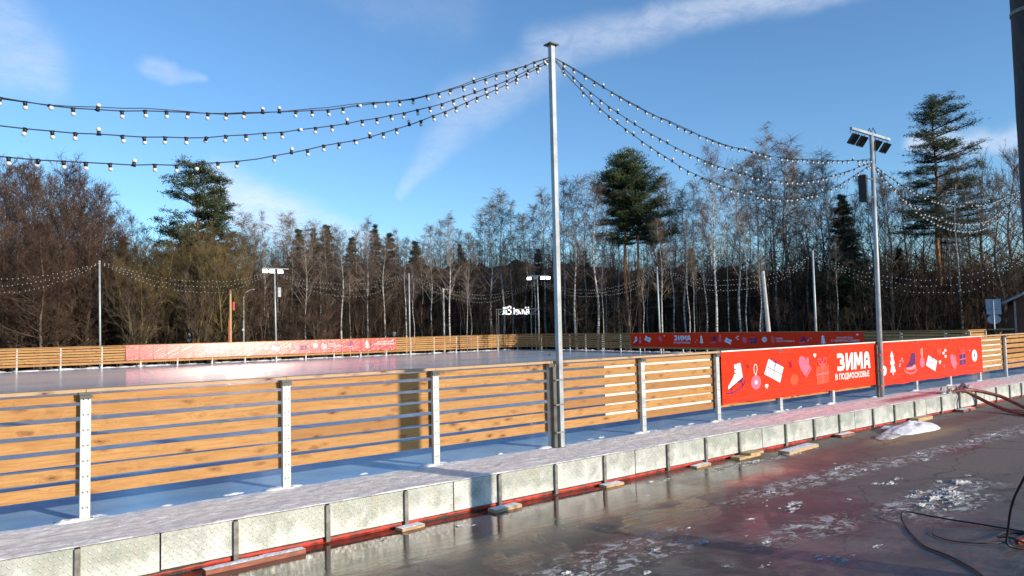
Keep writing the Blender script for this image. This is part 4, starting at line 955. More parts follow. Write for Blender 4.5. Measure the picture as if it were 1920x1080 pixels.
FS = [('left of the far left pole', [(x, FY, z) for x, z in [(-3.3, 5.9), (-1.6, 5.35), (.3, 5.02), (1.84, 4.97), (3.27, 5.06), (4.76, 5.4), (6.52, 6.0)]], [(x, FY, z) for x, z in [(-3.3, 5.85), (-1.6, 4.9), (.3, 4.3), (1.85, 4.18), (3.27, 4.43), (4.76, 4.95), (6.52, 5.93)]]),
      ('between the far left pole and the lit floodlights', [(x, FY, z) for x, z in [(6.56, 6.0), (8.53, 5.51), (10.58, 5.12), (12.76, 5.07), (14.39, 5.21), (16.6, 5.93)]], [(x, FY, z) for x, z in [(6.56, 5.94), (8.25, 5.19), (9.98, 4.6), (12.44, 4.37), (14.06, 4.6), (16.6, 5.80)]]),
      ('right of the lit floodlights behind the glaring banner', [(x, FY, z) for x, z in [(16.65, 5.82), (18.26, 5.3), (21.33, 5.08), (23.79, 5.28), (26.73, 5.92)]], [(x, FY, z) for x, z in [(16.65, 5.75), (18.63, 4.74), (21.32, 4.23), (23.78, 4.44), (26.73, 5.82)]]),
      ('left of the far corner floodlights', [(26.75, 39.2, 5.92), (29.39, 38.8, 4.89), (32.51, 38.33, 4.38), (34.87, 37.97, 4.64), (37.79, 37.53, 5.48)], [(26.75, 39.2, 5.82), (29.38, 38.8, 4.37), (32.5, 38.33, 3.8), (34.86, 37.97, 4.22), (37.78, 37.53, 5.31)]),
      ('right of the far corner floodlights', [(37.87, 37.4, 5.49), (37.4, 33.87, 4.75), (36.91, 29.91, 4.41), (36.47, 26.38, 4.68), (36.11, 23.6, 5.45)], [(37.87, 37.4, 5.32), (37.41, 33.89, 4.26), (36.99, 30.56, 3.97), (36.47, 26.41, 4.14), (36.11, 23.6, 5.34)]),
      ('above the shaded red banner', [(36.1, 23.45, 5.45), (35.77, 20.86, 4.66), (35.44, 18.27, 4.32), (35.09, 15.54, 4.35), (34.82, 13.41, 4.62), (34.63, 12.0, 5.29)], [(36.1, 23.45, 5.38), (35.77, 20.87, 4.26), (35.5, 18.71, 3.75), (35.1, 15.57, 3.75), (34.83, 13.43, 4.28), (34.63, 12.0, 5.21)]),
      ('at the far right behind the unlit floodlight pole', [(34.62, 11.84, 5.29), (34.35, 9.71, 4.27), (34.02, 7.08, 3.64), (33.83, 5.64, 3.52), (33.58, 3.65, 3.78), (33.3, 1.7, 4.7)], [(34.62, 11.85, 5.18), (34.35, 9.73, 3.88), (34.02, 7.1, 3.08), (33.87, 5.9, 2.97), (33.64, 4.11, 3.03), (33.3, 1.7, 4.5)])]
for k, (wh, A, B) in enumerate(FS):
    def resamp(P, n=24):
        Q = smooth_path(P, .12); return [Q[int(i * (len(Q) - 1) / n)] for i in range(n + 1)]
    ra, rb = resamp(A), resamp(B)
    for nm, tt in (('top', 0), ('middle', .48), ('bottom', 1)):
        string([a.lerp(c, tt) for a, c in zip(ra, rb)], nm + ' of the three far bulb strings ' + wh, 'far bulb strings', near=False, seed=k * 3 + int(tt * 2), spacing=.205)

# ------------------------------------------------------------------ signs, cabin, table, lit letters
def sign_post(px_, dep, label, kind):
    x, y = at(px_, dep); r = empty('road_sign', (x, y, GZ), label, 'road sign', None, -math.atan2(x - CAM.x, y - CAM.y))
    return r
r = sign_post(1861, 35.2, 'grey backs of square and round road signs on one post at right', 0)
S = 35.2 / 1390; base = CAM.z - GZ + 0
def zy(py, px_): return base + (hz(px_) - py) * S
b = MB(); b.tube([(0, 0, 0), (0, 0, zy(564, 1861))], .028, 8); b.build('post', M['galv'], r, True)
b = MB(); b.box(-12*S, .03, zy(580, 1861), 12*S, .05, zy(561, 1861)); b.build('square_plate', M['signback'], r)
b = MB(); b.box(-11*S, .03, zy(590, 1861), 12*S, .05, zy(580.6, 1861)); b.build('small_plate', M['signback'], r)
b = MB(); zc = zy(599, 1861); rad = 11*S
v = [(rad*math.cos(a), yy, zc + .8*rad*math.sin(a)) for yy in (.03, .05) for a in [2*math.pi*i/24 for i in range(24)]]
b.add(v, [tuple(range(24)), tuple(range(24, 48))] + [(i, (i+1) % 24, 24+(i+1) % 24, 24+i) for i in range(24)]); b.build('round_plate', M['signback'], r)
r = sign_post(354, 50, 'small triangular road sign seen from behind above the glaring banner', 1); S = 50 / 1390
b = MB(); b.tube([(0, 0, 0), (0, 0, zy(626, 354))], .025, 8); b.build('post', M['galv'], r, True)
b = MB(); v = [(-5.5*S, 0, zy(632, 354)), (5.5*S, 0, zy(632, 354)), (0, 0, zy(622, 354))]; v += [(p[0], .02, p[2]) for p in v]; b.add(v, [(0,1,2),(3,4,5),(0,1,4,3),(1,2,5,4),(2,0,3,5)]); b.build('triangle_plate', M['signback'], r)
b = MB(); v = [(4*S*math.cos(a), yy, zy(637, 354) + 4*S*math.sin(a)) for yy in (.0, .02) for a in [2*math.pi*i/16 for i in range(16)]]
b.add(v, [tuple(range(16)), tuple(range(16, 32))] + [(i, (i+1) % 16, 16+(i+1) % 16, 16+i) for i in range(16)]); b.build('round_plate', M['signback'], r)
x, y = at(737, 58); r = empty('bollard', (x, y, GZ), 'small grey funnel-topped post peeking over the right end of the glaring banner', 'bollard')
b = MB(); hh = height(737, 623, 58); b.tube([(0, 0, 0), (0, 0, hh - .3)], .05, 8); b.build('post', M['darksteel'], r); b = MB(); b.tube([(0, 0, hh - .3), (0, 0, hh)], [.1, .18], 10); b.build('top', M['signback'], r)
# table-like flat board on a braced post
x, y = at(1869, 34.6); r = empty('standing_table', (x, y, GZ), 'dark flat-topped stand with a diagonal brace left of the brown cabin', 'stand', None, -.95)
S = 34.6 / 1390; zt = base + (hz(1869) - 617) * S
b = MB(); b.box(-22*S, -.35, zt - .03, 21*S, .35, zt); b.build('top', M['darksteel'], r)
b = MB(); b.box(-.18, -.04, 0, -.10, .04, zt - .03); b.build('leg', M['darksteel'], r)
b = MB(); b.tube([(-.1, 0, zt - .38), (.16, 0, zt - .03)], .03, 6); b.build('brace', M['plank'], r)
# cabin
x, y = at(1899, 35.5); r = empty('cabin', (x, y, GZ), 'brown plank cabin with a pale sloping roof edge at the right border', 'cabin', None, -1.2)
S = 35.5 / 1390; he = base + (hz(1890) - 566) * S
b = MB(); b.add([(0, 0, 0), (5, 0, 0), (5, 0, he + .1), (2.5, 0, he + 1.35), (0, 0, he + .1), (0, 4, 0), (5, 4, 0), (5, 4, he + .1), (2.5, 4, he + 1.35), (0, 4, he + .1)], [(0,1,2,3,4), (5,9,8,7,6), (0,4,9,5), (1,6,7,2)]); b.build('wall', M['planks_dark'], r)
b = MB()
for sg in (-1, 1):
    x0, x1 = (-.45, 2.5) if sg < 0 else (5.45, 2.5)
    b.add([(x0, -.5, he - .12), (x1, -.5, he + 1.36), (x1, 4.4, he + 1.36), (x0, 4.4, he - .12), (x0, -.5, he - .03), (x1, -.5, he + 1.45), (x1, 4.4, he + 1.45), (x0, 4.4, he - .03)], [(0,3,2,1),(4,5,6,7),(0,1,5,4),(1,2,6,5),(2,3,7,6),(3,0,4,7)])
b.build('roof', M['roof'], r)
b = MB(); b.box(-.02, -.42, 0, .06, -.34, he + .0); b.build('porch_post', M['barsteel'], r)
b = MB(); b.add([(.35, -.515, he + .33), (2.4, -.515, he + 1.36), (2.4, -.515, he + 1.43), (.35, -.515, he + .40), (.35, -.5, he + .33), (2.4, -.5, he + 1.36), (2.4, -.5, he + 1.43), (.35, -.5, he + .40)], [(0,1,2,3),(4,7,6,5),(0,4,5,1),(3,2,6,7),(0,3,7,4),(1,5,6,2)]); b.build('verge_board', M['concrete'], r)

# lit lettering seen from behind, on a thin frame (mirrored, partly hidden by its frame)
dep = 58; x, y = at(966, dep); S = dep / 1390
r = empty('light_sign', (x, y, GZ), 'glowing white lettering seen mirrored from behind on a thin frame left of the square mast', 'sign', None, -math.atan2(x - CAM.x, y - CAM.y))
def sp(cx, cy): return ((920 + cx / 19.2 - 966) * S, 0, base + (hz(966) - (560 + cy / 19.2)) * S)
def sgn_stroke(b, l, r_=.055): b.tube([sp(*q) for q in l], r_, 6)
for l in [[(430, 300), (455, 340), (455, 370)], [(450, 410), (450, 550), (405, 545)], [(455, 370), (540, 300), (545, 360)], [(540, 410), (540, 570)], [(560, 540), (640, 560), (700, 540)],
          [(600, 350), (620, 290), (665, 275), (705, 300), (715, 350)], [(610, 420), (660, 400), (700, 440), (720, 520)], [(800, 355), (850, 350)], [(830, 400), (830, 560)], [(880, 400), (900, 480), (960, 400), (930, 420), (880, 410)],
          [(910, 575), (930, 560)], [(1000, 410), (970, 500), (980, 560)], [(1010, 470), (1060, 560)], [(1115, 400), (1125, 560)], [(1150, 410), (1180, 480), (1220, 560)], [(1245, 310), (1245, 360)], [(1340, 310), (1345, 360)],
          [(1345, 400), (1350, 550)], [(1340, 410), (1270, 420), (1260, 480), (1330, 500)], [(1270, 500), (1200, 560), (1300, 570)]]:
    b = MB(); sgn_stroke(b, l); b.build('letter_stroke', M['letters'], r)
b = MB(); b.tube([sp(180, 375), sp(1690, 385)], .018, 5); b.tube([sp(260, 565), sp(1690, 570)], .018, 5); b.tube([sp(260, 520), sp(400, 440)], .015, 5); b.tube([sp(1450, 530), sp(1690, 385)], .015, 5); b.build('frame', M['steel'], r)
for cx in (195, 260, 1690):
    q = sp(cx, 375); b = MB(); b.tube([(q[0], 0, 0), (q[0], 0, q[2])], .022, 6); b.build('leg', M['barsteel'], r)
# two overhead wires along the wood edge
xa, ya = at(831, 62); xb, yb = at(1441, 45); za = height(831, 600, 62) + GZ; zb_ = height(1441, 552, 45) + GZ
for k, dz_ in enumerate((0, .55)):
    pts = []
    for i in range(41):
        u = i / 40; pts.append((xa + (xb - xa) * u, ya + (yb - ya) * u, za + (zb_ - za) * u + dz_ - 1.4 * u * (1 - u)))
    b = MB(); b.tube(pts, .010, 4); o = b.build('wire', M['darksteel']); tag(o, ('lower', 'upper')[k] + ' thin dark wire strung between the two white concrete poles', 'wire')

# ------------------------------------------------------------------ trees
V = Vector
def rotv(d, ang, az_, ref=None):
    """tilt unit vector d by ang in direction az_"""
    a = d.orthogonal().normalized(); c = d.cross(a)
    return (d * math.cos(ang) + (a * math.cos(az_) + c * math.sin(az_)) * math.sin(ang)).normalized()
def bare(kind, seed, H, r0, crown0, nbr, blen, elev, nsec, nter, droop, tl, tm, bm, tw_r=.010, multi=1, spread=.0, wob=.25, upcurve=.0, taper=1.0):
    rr = random.Random(seed); tr = MB(); cr = MB(); lm = 1 if isinstance(bm, list) else 0
    for mstem in range(multi):
        a0 = 2 * math.pi * mstem / multi + rr.uniform(-.4, .4)
        lean = spread * rr.uniform(.5, 1.1) if multi > 1 else spread
        HH = H * (1 if mstem == 0 else rr.uniform(.7, 1.0)); N = 14; pts = []; rad = []
        off = V((math.cos(a0), math.sin(a0), 0)) * (.12 if multi > 1 else 0)
        for i in range(N + 1):
            u = i / N
            p = off + V((math.cos(a0) * lean * HH * (u ** 1.2), math.sin(a0) * lean * HH * (u ** 1.2), HH * u))
            p += V((noise.noise(V((u * 2.5, seed, mstem))), noise.noise(V((u * 2.5, seed + 9, mstem))), 0)) * wob * min(1, u * 3)
            pts.append(p); rad.append(max(r0 * (1 - u) ** .85, .012) / (1 if multi == 1 else 1.4))
        tr.tube(pts, rad, 7)
        def trunk(u):
            k = min(int(u * N), N - 1); return pts[k].lerp(pts[k+1], u * N - k), rad[k]
        for k in range(nbr // multi):
            u = crown0 + (1 - crown0) * ((k + rr.random()) / (nbr // multi)); u = min(u, .985)
            p, r_ = trunk(u); rel = (u - crown0) / (1 - crown0)
            az_ = k * 2.4 + rr.uniform(-.6, .6); e = R(elev[0] + (elev[1] - elev[0]) * rel + rr.uniform(-12, 12))
            prof = blen * (1 - rel) ** taper + blen * .22 if taper > 0 else blen * math.sin(math.pi * (.15 + .8 * rel)) + .3
            L = prof * rr.uniform(.65, 1.15)
            d = V((math.cos(az_) * math.cos(e), math.sin(az_) * math.cos(e), math.sin(e)))
            q = p.copy(); n = 5; br = max(r_ * .42, .014); P_ = [q.copy()]
            for j in range(n):
                d = (d + V((rr.uniform(-.16, .16), rr.uniform(-.16, .16), rr.uniform(-.10, .16) + upcurve - droop * (j / n) ** 2))).normalized()
                q2 = q + d * L / n; cr.seg(q, q2, br * (1 - j / n * .75), br * (1 - (j + 1) / n * .75), lm); q = q2; P_.append(q.copy())
            for s in range(nsec):
                v_ = rr.uniform(.18, 1.0) * n; j = min(int(v_), n - 1); b0 = P_[j].lerp(P_[j+1], v_ - j); dd = (P_[j+1] - P_[j]).normalized()
                d2 = rotv(dd, R(rr.uniform(25, 60)), rr.uniform(0, 6.28)); d2 = (d2 + V((0, 0, .20 + upcurve - droop * .5))).normalized()
                L2 = L * rr.uniform(.22, .42) + .12; m1 = b0 + d2 * L2 * .5
                d3 = (d2 + V((rr.uniform(-.2, .2), rr.uniform(-.2, .2), rr.uniform(-.1, .2) - droop))).normalized(); m2 = m1 + d3 * L2 * .5
                cr.seg(b0, m1, br * .36, tw_r * 1.1); cr.seg(m1, m2, tw_r * 1.1, tw_r * .8)
                for t_ in range(nter):
                    w_ = rr.random(); b1 = b0.lerp(m1, w_ * 2) if w_ < .5 else m1.lerp(m2, w_ * 2 - 1)
                    d4 = rotv(d3, R(rr.uniform(20, 65)), rr.uniform(0, 6.28)); d4 = (d4 + V((0, 0, .1 - droop * 1.6))).normalized()
                    cr.spike(b1, b1 + d4 * tl * rr.uniform(.5, 1.3), tw_r)
    return tr.mesh('trunk', tm, True), cr.mesh('crown', bm)
P = {}
P['birch'] = [bare('b', s, 13, .085, .40, 38, 2.3, (42, 74), 8, 7, .32, .50, M['birch'], [M['tw_birch'], M['limb']], .0072, wob=.32, taper=.55) for s in (1, 2, 3, 4)]
P['birch_thin'] = [bare('b', s, 12, .060, .58, 22, 1.7, (52, 76), 7, 6, .28, .42, M['birch'], [M['tw_birch'], M['limb']], .0072, wob=.4, taper=.6) for s in (11, 12, 13)]
P['birch_fork'] = [bare('b', s, 13, .13, .36, 44, 2.5, (45, 74), 7, 7, .3, .5, M['birch'], [M['tw_birch'], M['limb']], .0072, multi=2, spread=.085, wob=.4) for s in (21, 22)]
P['alder'] = [bare('a', s, 13, .13, .14, 74, 2.9, (22, 66), 9, 7, .0, .42, M['bark'], M['tw_red'], .0080, wob=.5, taper=.45) for s in (31, 32, 33)]
P['aspen'] = [bare('g', s, 13, .11, .35, 36, 2.3, (45, 70), 8, 6, .0, .40, M['bark'], M['tw_brown'], .0075, wob=.7, taper=.5) for s in (41, 42, 43)]
P['oak'] = [bare('o', s, 13, .20, .30, 34, 4.0, (20, 60), 9, 7, -.1, .45, M['bark'], M['tw_brown'], .009, wob=.8, taper=-1) for s in (51, 52)]
P['willow'] = [bare('w', s, 9, .15, .22, 96, 3.0, (40, 72), 9, 8, -.12, .55, M['bark_y'], M['tw_olive'], .0088, multi=6, spread=.30, wob=.5, taper=-1) for s in (61, 62)]
P['shrub'] = [bare('s', s, 5, .05, .15, 44, 1.6, (30, 70), 6, 6, -.05, .36, M['bark'], m_, .010, multi=7, spread=.28, wob=.4, taper=-1) for s, m_ in ((71, M['tw_brown']), (72, M['tw_red']), (73, M['tw_brown']))]

P['shrub_shade_toned'] = [bare('s', s, 5, .05, .15, 34, 1.6, (30, 70), 6, 6, -.05, .36, M['bark'], M['deep'], .008, multi=5, spread=.28, wob=.4, taper=-1) for s in (74, 75)]  # same shrubs with the wood's shade put into their twig colour

def conifer(kind, seed, H, crown0, shape_fn, layers, per, needle_m, trunk_m, r0=.2, tuft=.32, nblade=26, nt=None, droop=.0, gap=.2, wob=.3, forks=1):
    rr = random.Random(seed); tr = MB(); cr = MB(); nd = MB()
    stems = []
    for f in range(forks):
        N = 12; sx = (f - (forks - 1) / 2) * .9
        pts = [V((sx * (1 if forks > 1 else 0) + wob * noise.noise(V((i * .3, seed + f * 5, 0))), wob * noise.noise(V((i * .3, seed + f * 5 + 7, 0))), H * (1 - .08 * f) * i / N)) for i in range(N + 1)]
        tr.tube(pts, [max(r0 * (1 - i / N) ** .7, .02) for i in range(N + 1)], 9); stems.append(pts)
    for k in range(layers):
        u = crown0 + (1 - crown0) * (k + rr.uniform(.1, .9)) / layers
        for b_ in range(per):
            if rr.random() < gap: continue
            pts = stems[rr.randrange(forks)]; N = 12; i = min(int(u * N), N - 1); p = pts[i].lerp(pts[i+1], u * N - i)
            az_ = rr.uniform(0, 6.283); rel = (u - crown0) / (1 - crown0)
            L, e = shape_fn(rel, az_, rr)
            if L < .15: L = .15
            d = V((math.cos(az_) * math.cos(e), math.sin(az_) * math.cos(e), math.sin(e))); q = p.copy(); n = 5; P_ = [q.copy()]
            br = .035 + .012 * L
            for j in range(n):
                d = (d + V((rr.uniform(-.15, .15), rr.uniform(-.15, .15), .10 * j / n - droop))).normalized(); q2 = q + d * L / n
                cr.seg(q, q2, br * (1 - .7 * j / n), br * (1 - .7 * (j + 1) / n)); q = q2; P_.append(q.copy())
            nn = nt or int(3 + L * 4.5)
            for s in range(nn):
                v_ = (rr.uniform(.3, 1.0) if kind == 'pine' else rr.uniform(.08, 1.0)) * n; j = min(int(v_), n - 1); b0 = P_[j].lerp(P_[j+1], v_ - j)
                side = .45 if kind == 'pine' else .28 * min(1, .2 + .5 * L)
                c = b0 + V((rr.gauss(0, side * .6), rr.gauss(0, side * .6), rr.gauss(.04, .09) - (.1 if kind == 'spruce' else 0)))
                cr.seg(b0, c, .012, .006)
                for t_ in range(nblade):
                    dd = V((rr.gauss(0, 1), rr.gauss(0, 1), rr.gauss(.35 if kind == 'pine' else -.15, .55))).normalized()
                    tf = tuft if kind == 'pine' else tuft * min(1, .25 + .5 * L); o = c + V((rr.gauss(0, tf * .5), rr.gauss(0, tf * .5), rr.gauss(0, tf * .18)))
                    tt = dd.orthogonal().normalized() * (.030 if kind == 'pine' else .022); L_ = rr.uniform(.12, .28)
                    nd.add([o - tt, o + tt, o + dd * L_], [(0, 1, 2)])
    return tr.mesh('trunk', trunk_m, True), cr.mesh('limbs', M['bark']), nd.mesh('needles', needle_m)
def sh_left(rel, a, rr): return (.8 + 3.9 * (1 - rel) ** .75) * rr.uniform(.35, 1.2), R(6 + 30 * rel)
def sh_leftcone(rel, a, rr): return (.5 + 3.3 * (1 - rel) ** .85) * rr.uniform(.4, 1.15), R(8 + 25 * rel)
def sh_umb(rel, a, rr): return (.7 + 2.35 * math.sin(math.pi * min(1, .22 + .78 * rel)) ** .75) * rr.uniform(.55, 1.05), R(-5 + 55 * rel)
def sh_tall(rel, a, rr):
    e = .55 + .45 * (math.cos(a - 5.6) * .5 + .5)
    return (1.0 + 3.3 * (1 - rel) ** .6) * rr.uniform(.55, 1.15) * e * 1.15, R(2 + 14 * rel)
def sh_spruce(rel, a, rr): return (.15 + 2.2 * (1 - rel) ** .9) * rr.uniform(.8, 1.08), R(-12 + 20 * rel)
PC = {}
PC['pine_left'] = conifer('pine', 1, 14, .40, sh_left, 20, 4, M['needle'], M['pinebark'], .16, tuft=.40, nblade=34, gap=.34)
PC['pine_left2'] = conifer('pine', 2, 13, .25, sh_leftcone, 22, 4, M['needle'], M['pinebark'], .15, tuft=.36, nblade=34, gap=.28)
PC['pine_mid'] = conifer('pine', 3, 14, .60, sh_umb, 18, 8, M['needle'], M['pinebark'], .15, tuft=.36, nblade=34, gap=.1, forks=2)
PC['pine_right'] = conifer('pine', 4, 18, .42, sh_tall, 32, 5, M['needle'], M['pinebark'], .19, tuft=.36, nblade=26, gap=.34, droop=.02)
PC['spruce'] = conifer('spruce', 5, 12, .08, sh_spruce, 46, 7, M['needled'], M['bark'], .14, tuft=.20, nblade=22, gap=.05)
PC['spruce2'] = conifer('spruce', 6, 12, .12, lambda rel, a, rr: ((.12 + 2.3 * (1 - rel)) * rr.uniform(.6, 1.1), R(-6 + 25 * rel)), 34, 6, M['needled'], M['bark'], .14, tuft=.24, nblade=22, gap=.15)

tn = random.Random(77)
def tree(name, meshes, px_, dep, ytop, H0, label, cat='tree', group=None, wide=1.0, rz=None, lean=(0, 0)):
    x, y = at(px_, dep); H = height(px_, ytop, dep); s = H / H0
    r = empty(name, (x, y, GZ), label, cat, group, tn.uniform(0, 6.28) if rz is None else rz)
    r.scale = (s * wide, s * wide, s); r.rotation_euler.x = lean[0]; r.rotation_euler.y = lean[1]
    for nm, me in zip(('trunk', 'crown') if len(meshes) == 2 else ('trunk', 'limbs', 'needles'), meshes):
        link(nm, me, r)
    return r
CAMROT = -math.atan2(FWD.x, FWD.y)
pm = lambda k: tn.choice(P[k])
# conifers that stand out
tree('pine_tree', PC['pine_left'], 366, 62, 312, 14, 'dark pine with a blunt crown, taller of the pair above the olive bushes at left', group='conifers of the wood', rz=CAMROT)
tree('pine_tree', PC['pine_left2'], 405, 63, 330, 13, 'dark pointed pine, right one of the pair above the olive bushes at left', group='conifers of the wood', rz=CAMROT + 1)
tree('pine_tree', PC['pine_mid'], 1187, 60, 293, 14, 'tall pine with orange trunk and rounded dark crown right of the square mast', group='conifers of the wood', rz=CAMROT)
tree('pine_tree', PC['pine_right'], 1765, 50, 181, 18, 'tallest dark pine with layered ragged boughs right of the unlit floodlights', group='conifers of the wood', rz=CAMROT)
tree('spruce_tree', PC['spruce'], 1587, 54, 362, 12, 'dark conical spruce just left of the unlit floodlight pole', group='conifers of the wood', wide=1.25)
for px_, yt, dp in ((590, 432, 78), (613, 424, 80), (660, 448, 80), (705, 425, 82), (732, 440, 84), (228, 448, 70), (560, 432, 84), (780, 455, 84), (865, 462, 84), (1010, 470, 80), (1300, 470, 76), (1100, 475, 78), (1240, 470, 72), (1520, 478, 66), (1690, 470, 62)):
    tree('spruce_tree', PC[tn.choice(('spruce', 'spruce2', 'spruce2'))], px_, dp - 8, yt - 4, 12, 'dark evergreen tip rising from the depth of the bare wood', group='evergreens deep in the wood', wide=1.15)
# notable bare trees
tree('birch_tree', P['birch'][0], 1341, 50, 285, 13, 'straight tall white-trunked birch above the shaded banner', group='notable birches', lean=(0, .02))
tree('birch_tree', P['birch'][1], 1800, 47, 300, 13, 'white-trunked birch just right of the tall ragged pine', group='notable birches')
tree('birch_tree', P['birch_fork'][0], 510, 60, 402, 13, 'forked white birch right behind the lit floodlights at left', group='notable birches')
tree('birch_tree', P['birch_fork'][1], 1462, 58, 246, 13, 'tallest birch clump, its fine crown crossed by the bulb strings', group='notable birches', wide=1.05)
tree('birch_tree', P['birch'][2], 942, 66, 370, 13, 'broad feathery birch left of the square mast, above the lit lettering', group='notable birches', wide=1.3)
def scatter(kind, name, l, label, group, jit=5, wide=1.0, H0=13):
    for px_, yt, dp in l:
        tree(name, pm(kind), px_, dp + tn.uniform(-2, 3), yt + tn.uniform(-jit, jit), H0, label, group=group, wide=wide * tn.uniform(.85, 1.15))
A_L = 'reddish-brown bare tree in the dense thicket at the left'
scatter('alder', 'alder_tree', [(-30, 340, 52), (8, 335, 54), (40, 328, 56), (62, 330, 50), (98, 345, 57), (122, 330, 52), (148, 338, 55), (168, 355, 50), (30, 400, 46), (75, 420, 46), (110, 405, 47), (150, 410, 47), (190, 425, 48), (185, 375, 57), (205, 410, 52), (-10, 420, 45), (225, 452, 50), (60, 350, 60), (-60, 350, 50), (15, 360, 62), (135, 365, 62)], A_L, 'bare trees of the left thicket', 14, 1.05)
scatter('aspen', 'aspen_tree', [(232, 395, 62), (250, 405, 70), (272, 430, 64), (290, 455, 66), (12, 345, 58), (85, 340, 60)], 'slender grey bare tree at the left part of the wood', 'slender grey trees at left', 5, .8)
scatter('willow', 'willow_bush', [(300, 470, 52), (345, 458, 53), (395, 455, 54), (420, 480, 52), (260, 500, 50), (370, 500, 50), (320, 520, 48.5)], 'rounded olive-brown bare willow behind the glaring banner', 'olive-brown willows', 6, 1.05, 9)
BL = 'thin white-barked birch among many behind the far fences'
bl = [(460, 410, 62), (478, 430, 58), (535, 410, 66), (548, 425, 60), (572, 440, 58), (585, 420, 64), (610, 430, 60), (625, 425, 68), (640, 440, 58), (668, 435, 66), (688, 420, 60), (700, 445, 70), (720, 450, 60), (742, 440, 66), (760, 455, 58), (790, 450, 66), (808, 440, 62), (828, 430, 68), (842, 422, 60), (862, 430, 70), (880, 440, 62), (902, 400, 68), (920, 385, 64), (960, 380, 66), (985, 415, 70), (1003, 385, 64), (1022, 365, 68), (1060, 350, 64), (1078, 345, 60), (1098, 330, 66), (1118, 345, 58), (1135, 365, 62), (1160, 360, 64),
      (1215, 390, 60), (1245, 345, 62), (1262, 340, 56), (1285, 365, 58), (1305, 350, 62), (1322, 375, 54), (1365, 335, 58), (1388, 330, 56), (1405, 310, 62), (1425, 300, 56), (1440, 290, 60), (1480, 270, 56), (1498, 290, 60), (1515, 330, 54), (1535, 310, 58), (1555, 300, 52), (1620, 330, 54), (1665, 340, 56), (1715, 330, 56), (1780, 330, 52), (1400, 380, 52), (1240, 420, 55), (1290, 430, 53)]
scatter('birch', 'birch_tree', bl[::2], BL, 'white-barked birches of the wood', 8, 1.25)
scatter('birch_thin', 'birch_tree', bl[1::2] + [(495, 470, 56), (600, 480, 57), (655, 500, 56), (775, 500, 57), (875, 500, 58), (995, 480, 60), (1130, 480, 57), (1180, 470, 55), (1300, 480, 52), (1425, 470, 50), (1570, 450, 50), (1205, 500, 53), (520, 500, 55)], BL, 'white-barked birches of the wood', 10, 1.0, 12)
G_ = 'grey-brown bare tree in the middle of the wood'
scatter('aspen', 'aspen_tree', [(px_, yt, dp) for px_, yt, dp in [(480, 470, 68), (530, 465, 72), (580, 470, 72), (630, 475, 70), (680, 470, 74), (740, 470, 72), (800, 470, 72), (850, 465, 76), (900, 460, 74), (950, 455, 76), (1040, 420, 74), (1090, 430, 70), (1150, 440, 70), (1230, 430, 68), (1270, 400, 66), (1330, 420, 64), (1380, 400, 66), (1450, 380, 64), (1510, 400, 62), (1560, 390, 60), (1605, 370, 58), (1650, 390, 58)]], G_, 'grey-brown trees of the wood', 10, 1.1)
O_ = 'dark crooked bare tree in the right part of the wood'
scatter('oak', 'oak_tree', [(1545, 350, 56), (1635, 380, 52), (1672, 372, 50), (1700, 360, 54), (1740, 380, 56), (1822, 345, 50), (1850, 320, 54), (1878, 360, 46), (1905, 300, 50), (1925, 330, 48), (1080, 480, 62), (1150, 500, 60), (1480, 430, 56), (1590, 420, 56), (1770, 400, 58), (1950, 330, 52), (1980, 340, 50)], O_, 'dark crooked trees at right', 10, .85)
sh = []
for px_ in list(range(-60, 900, 24)) + list(range(900, 1990, 40)):
    d0 = 42 + (px_ / 480) * 5 if px_ < 480 else (47 + (px_ - 480) / 480 * 13 if px_ < 960 else 60 - (px_ - 960) / 960 * 27)
    sh.append((px_ + tn.uniform(-10, 10), (572 if px_ > 470 else 525) + tn.uniform(-30, 30), d0 + tn.uniform(3.5, 8)))
SH_L = 'leafless twiggy shrub in the undergrowth along the edge of the wood'
scatter('shrub', 'shrub', [q for q in sh if q[0] < 640], SH_L, 'undergrowth shrubs', 5, 1.0, 5)
scatter('shrub_shade_toned', 'shrub', [q for q in sh if q[0] >= 640], SH_L, 'undergrowth shrubs', 5, 1.0, 5)

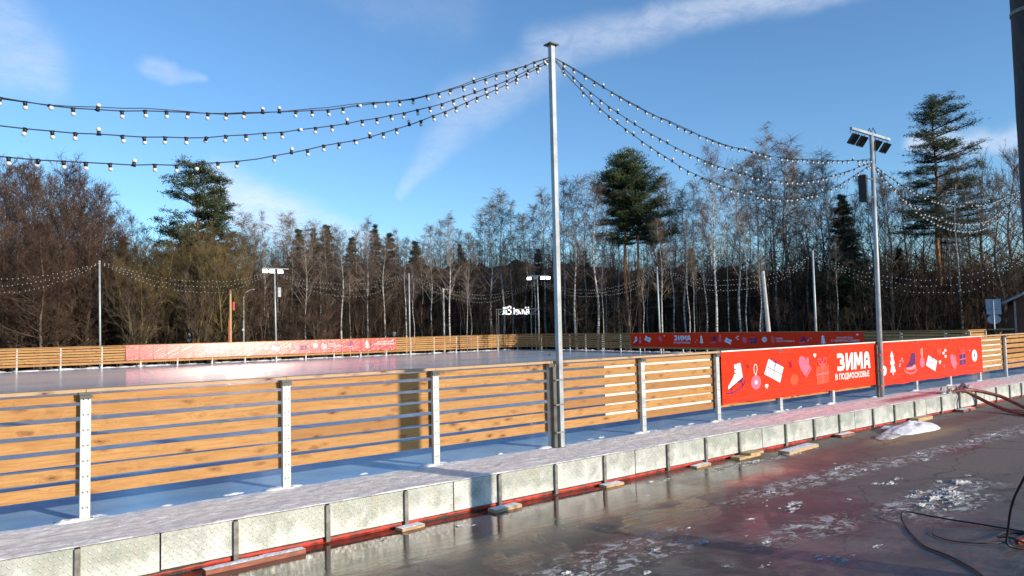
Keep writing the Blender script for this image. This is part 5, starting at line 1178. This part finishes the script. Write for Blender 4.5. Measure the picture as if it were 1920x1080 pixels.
# dense, partly shade-coloured depth of the wood: uncountable stems and twigs, then lumpy far mass
def front(px_): return 42 + (px_ / 480) * 5 if px_ < 480 else (47 + (px_ - 480) / 480 * 13 if px_ < 960 else 60 - (px_ - 960) / 960 * 27)
def topy(px_): 
    K = ((-300, 440), (120, 445), (230, 470), (300, 492), (420, 495), (500, 474), (1000, 468), (1200, 482), (3000, 480))
    for (a, c), (d, e) in zip(K, K[1:]):
        if px_ <= d: return c + (e - c) * max(0, (px_ - a)) / (d - a)
b = MB(); rr = random.Random(5)
b_l = MB(); b_r = b
for k in range(4200):
    px_ = rr.uniform(-150, 2080); b = b_l if px_ < 690 + rr.uniform(-120, 120) else b_r; dp = front(px_) + rr.uniform(9, 34); x, y = at(px_, dp)
    H = height(px_, topy(px_) + rr.uniform(-22, 70), dp); p = V((x, y, GZ)); q = p + V((rr.gauss(0, .5), rr.gauss(0, .5), H)); m1 = p.lerp(q, .5) + V((rr.gauss(0, .2), rr.gauss(0, .2), 0))
    b.seg(p, m1, .06, .04); b.seg(m1, q, .04, .012)
    for t_ in range(15):
        u = rr.uniform(.08, 1); c = p.lerp(m1, u * 2) if u < .5 else m1.lerp(q, u * 2 - 1); a = rr.uniform(0, 6.28); L = rr.uniform(.4, 1.5)
        e = c + V((math.cos(a) * L, math.sin(a) * L, L * rr.uniform(.2, 1.1))); b.spike(c, e, .018)
        for s_ in range(2):
            c2 = c.lerp(e, rr.uniform(.3, .9)); a = rr.uniform(0, 6.28); b.spike(c2, c2 + V((math.cos(a) * .5, math.sin(a) * .5, rr.uniform(0, .6))), .014)
o = b_r.build('woodland', M['deep']); tag(o, 'dark tangle of bare stems filling the depth of the wood at middle and right', 'woodland', kind='stuff')
o = b_l.build('woodland', M['tw_brown']); tag(o, 'brown tangle of bare stems filling the depth of the wood at left', 'woodland', kind='stuff')
b = MB(); cols = lin(-260, 2200, 260); rows = 18; v = []
for j in range(rows + 1):
    for px_ in cols:
        dp = front(px_) + 36; H = height(px_, topy(px_) + 16 + 16 * noise.noise(V((px_ * .02, 0, 3))) + 12 * noise.noise(V((px_ * .09, 0, 8))), dp)
        u = j / rows; dd = dp + 5 * u * u + 2.5 * noise.noise(V((px_ * .03, u * 6, 1))); x, y = at(px_, dd)
        v.append((x, y, GZ - .2 + H * u))
n = len(cols); b.v = v; b.f = [(j*n+i, j*n+i+1, (j+1)*n+i+1, (j+1)*n+i) for j in range(rows) for i in range(n - 1)]
b2 = len(v); b.v += [(p[0] + FWD.x * 12, p[1] + FWD.y * 12, p[2] - 1.5) for p in v[-n:]]; b.f += [(rows*n+i, rows*n+i+1, b2+i+1, b2+i) for i in range(n - 1)]; b.mi = [0] * len(b.f)
o = b.build('woodland', M['deep'], None, True); tag(o, 'dark far mass of the wood closing the view behind the bare trees', 'woodland', kind='stuff')
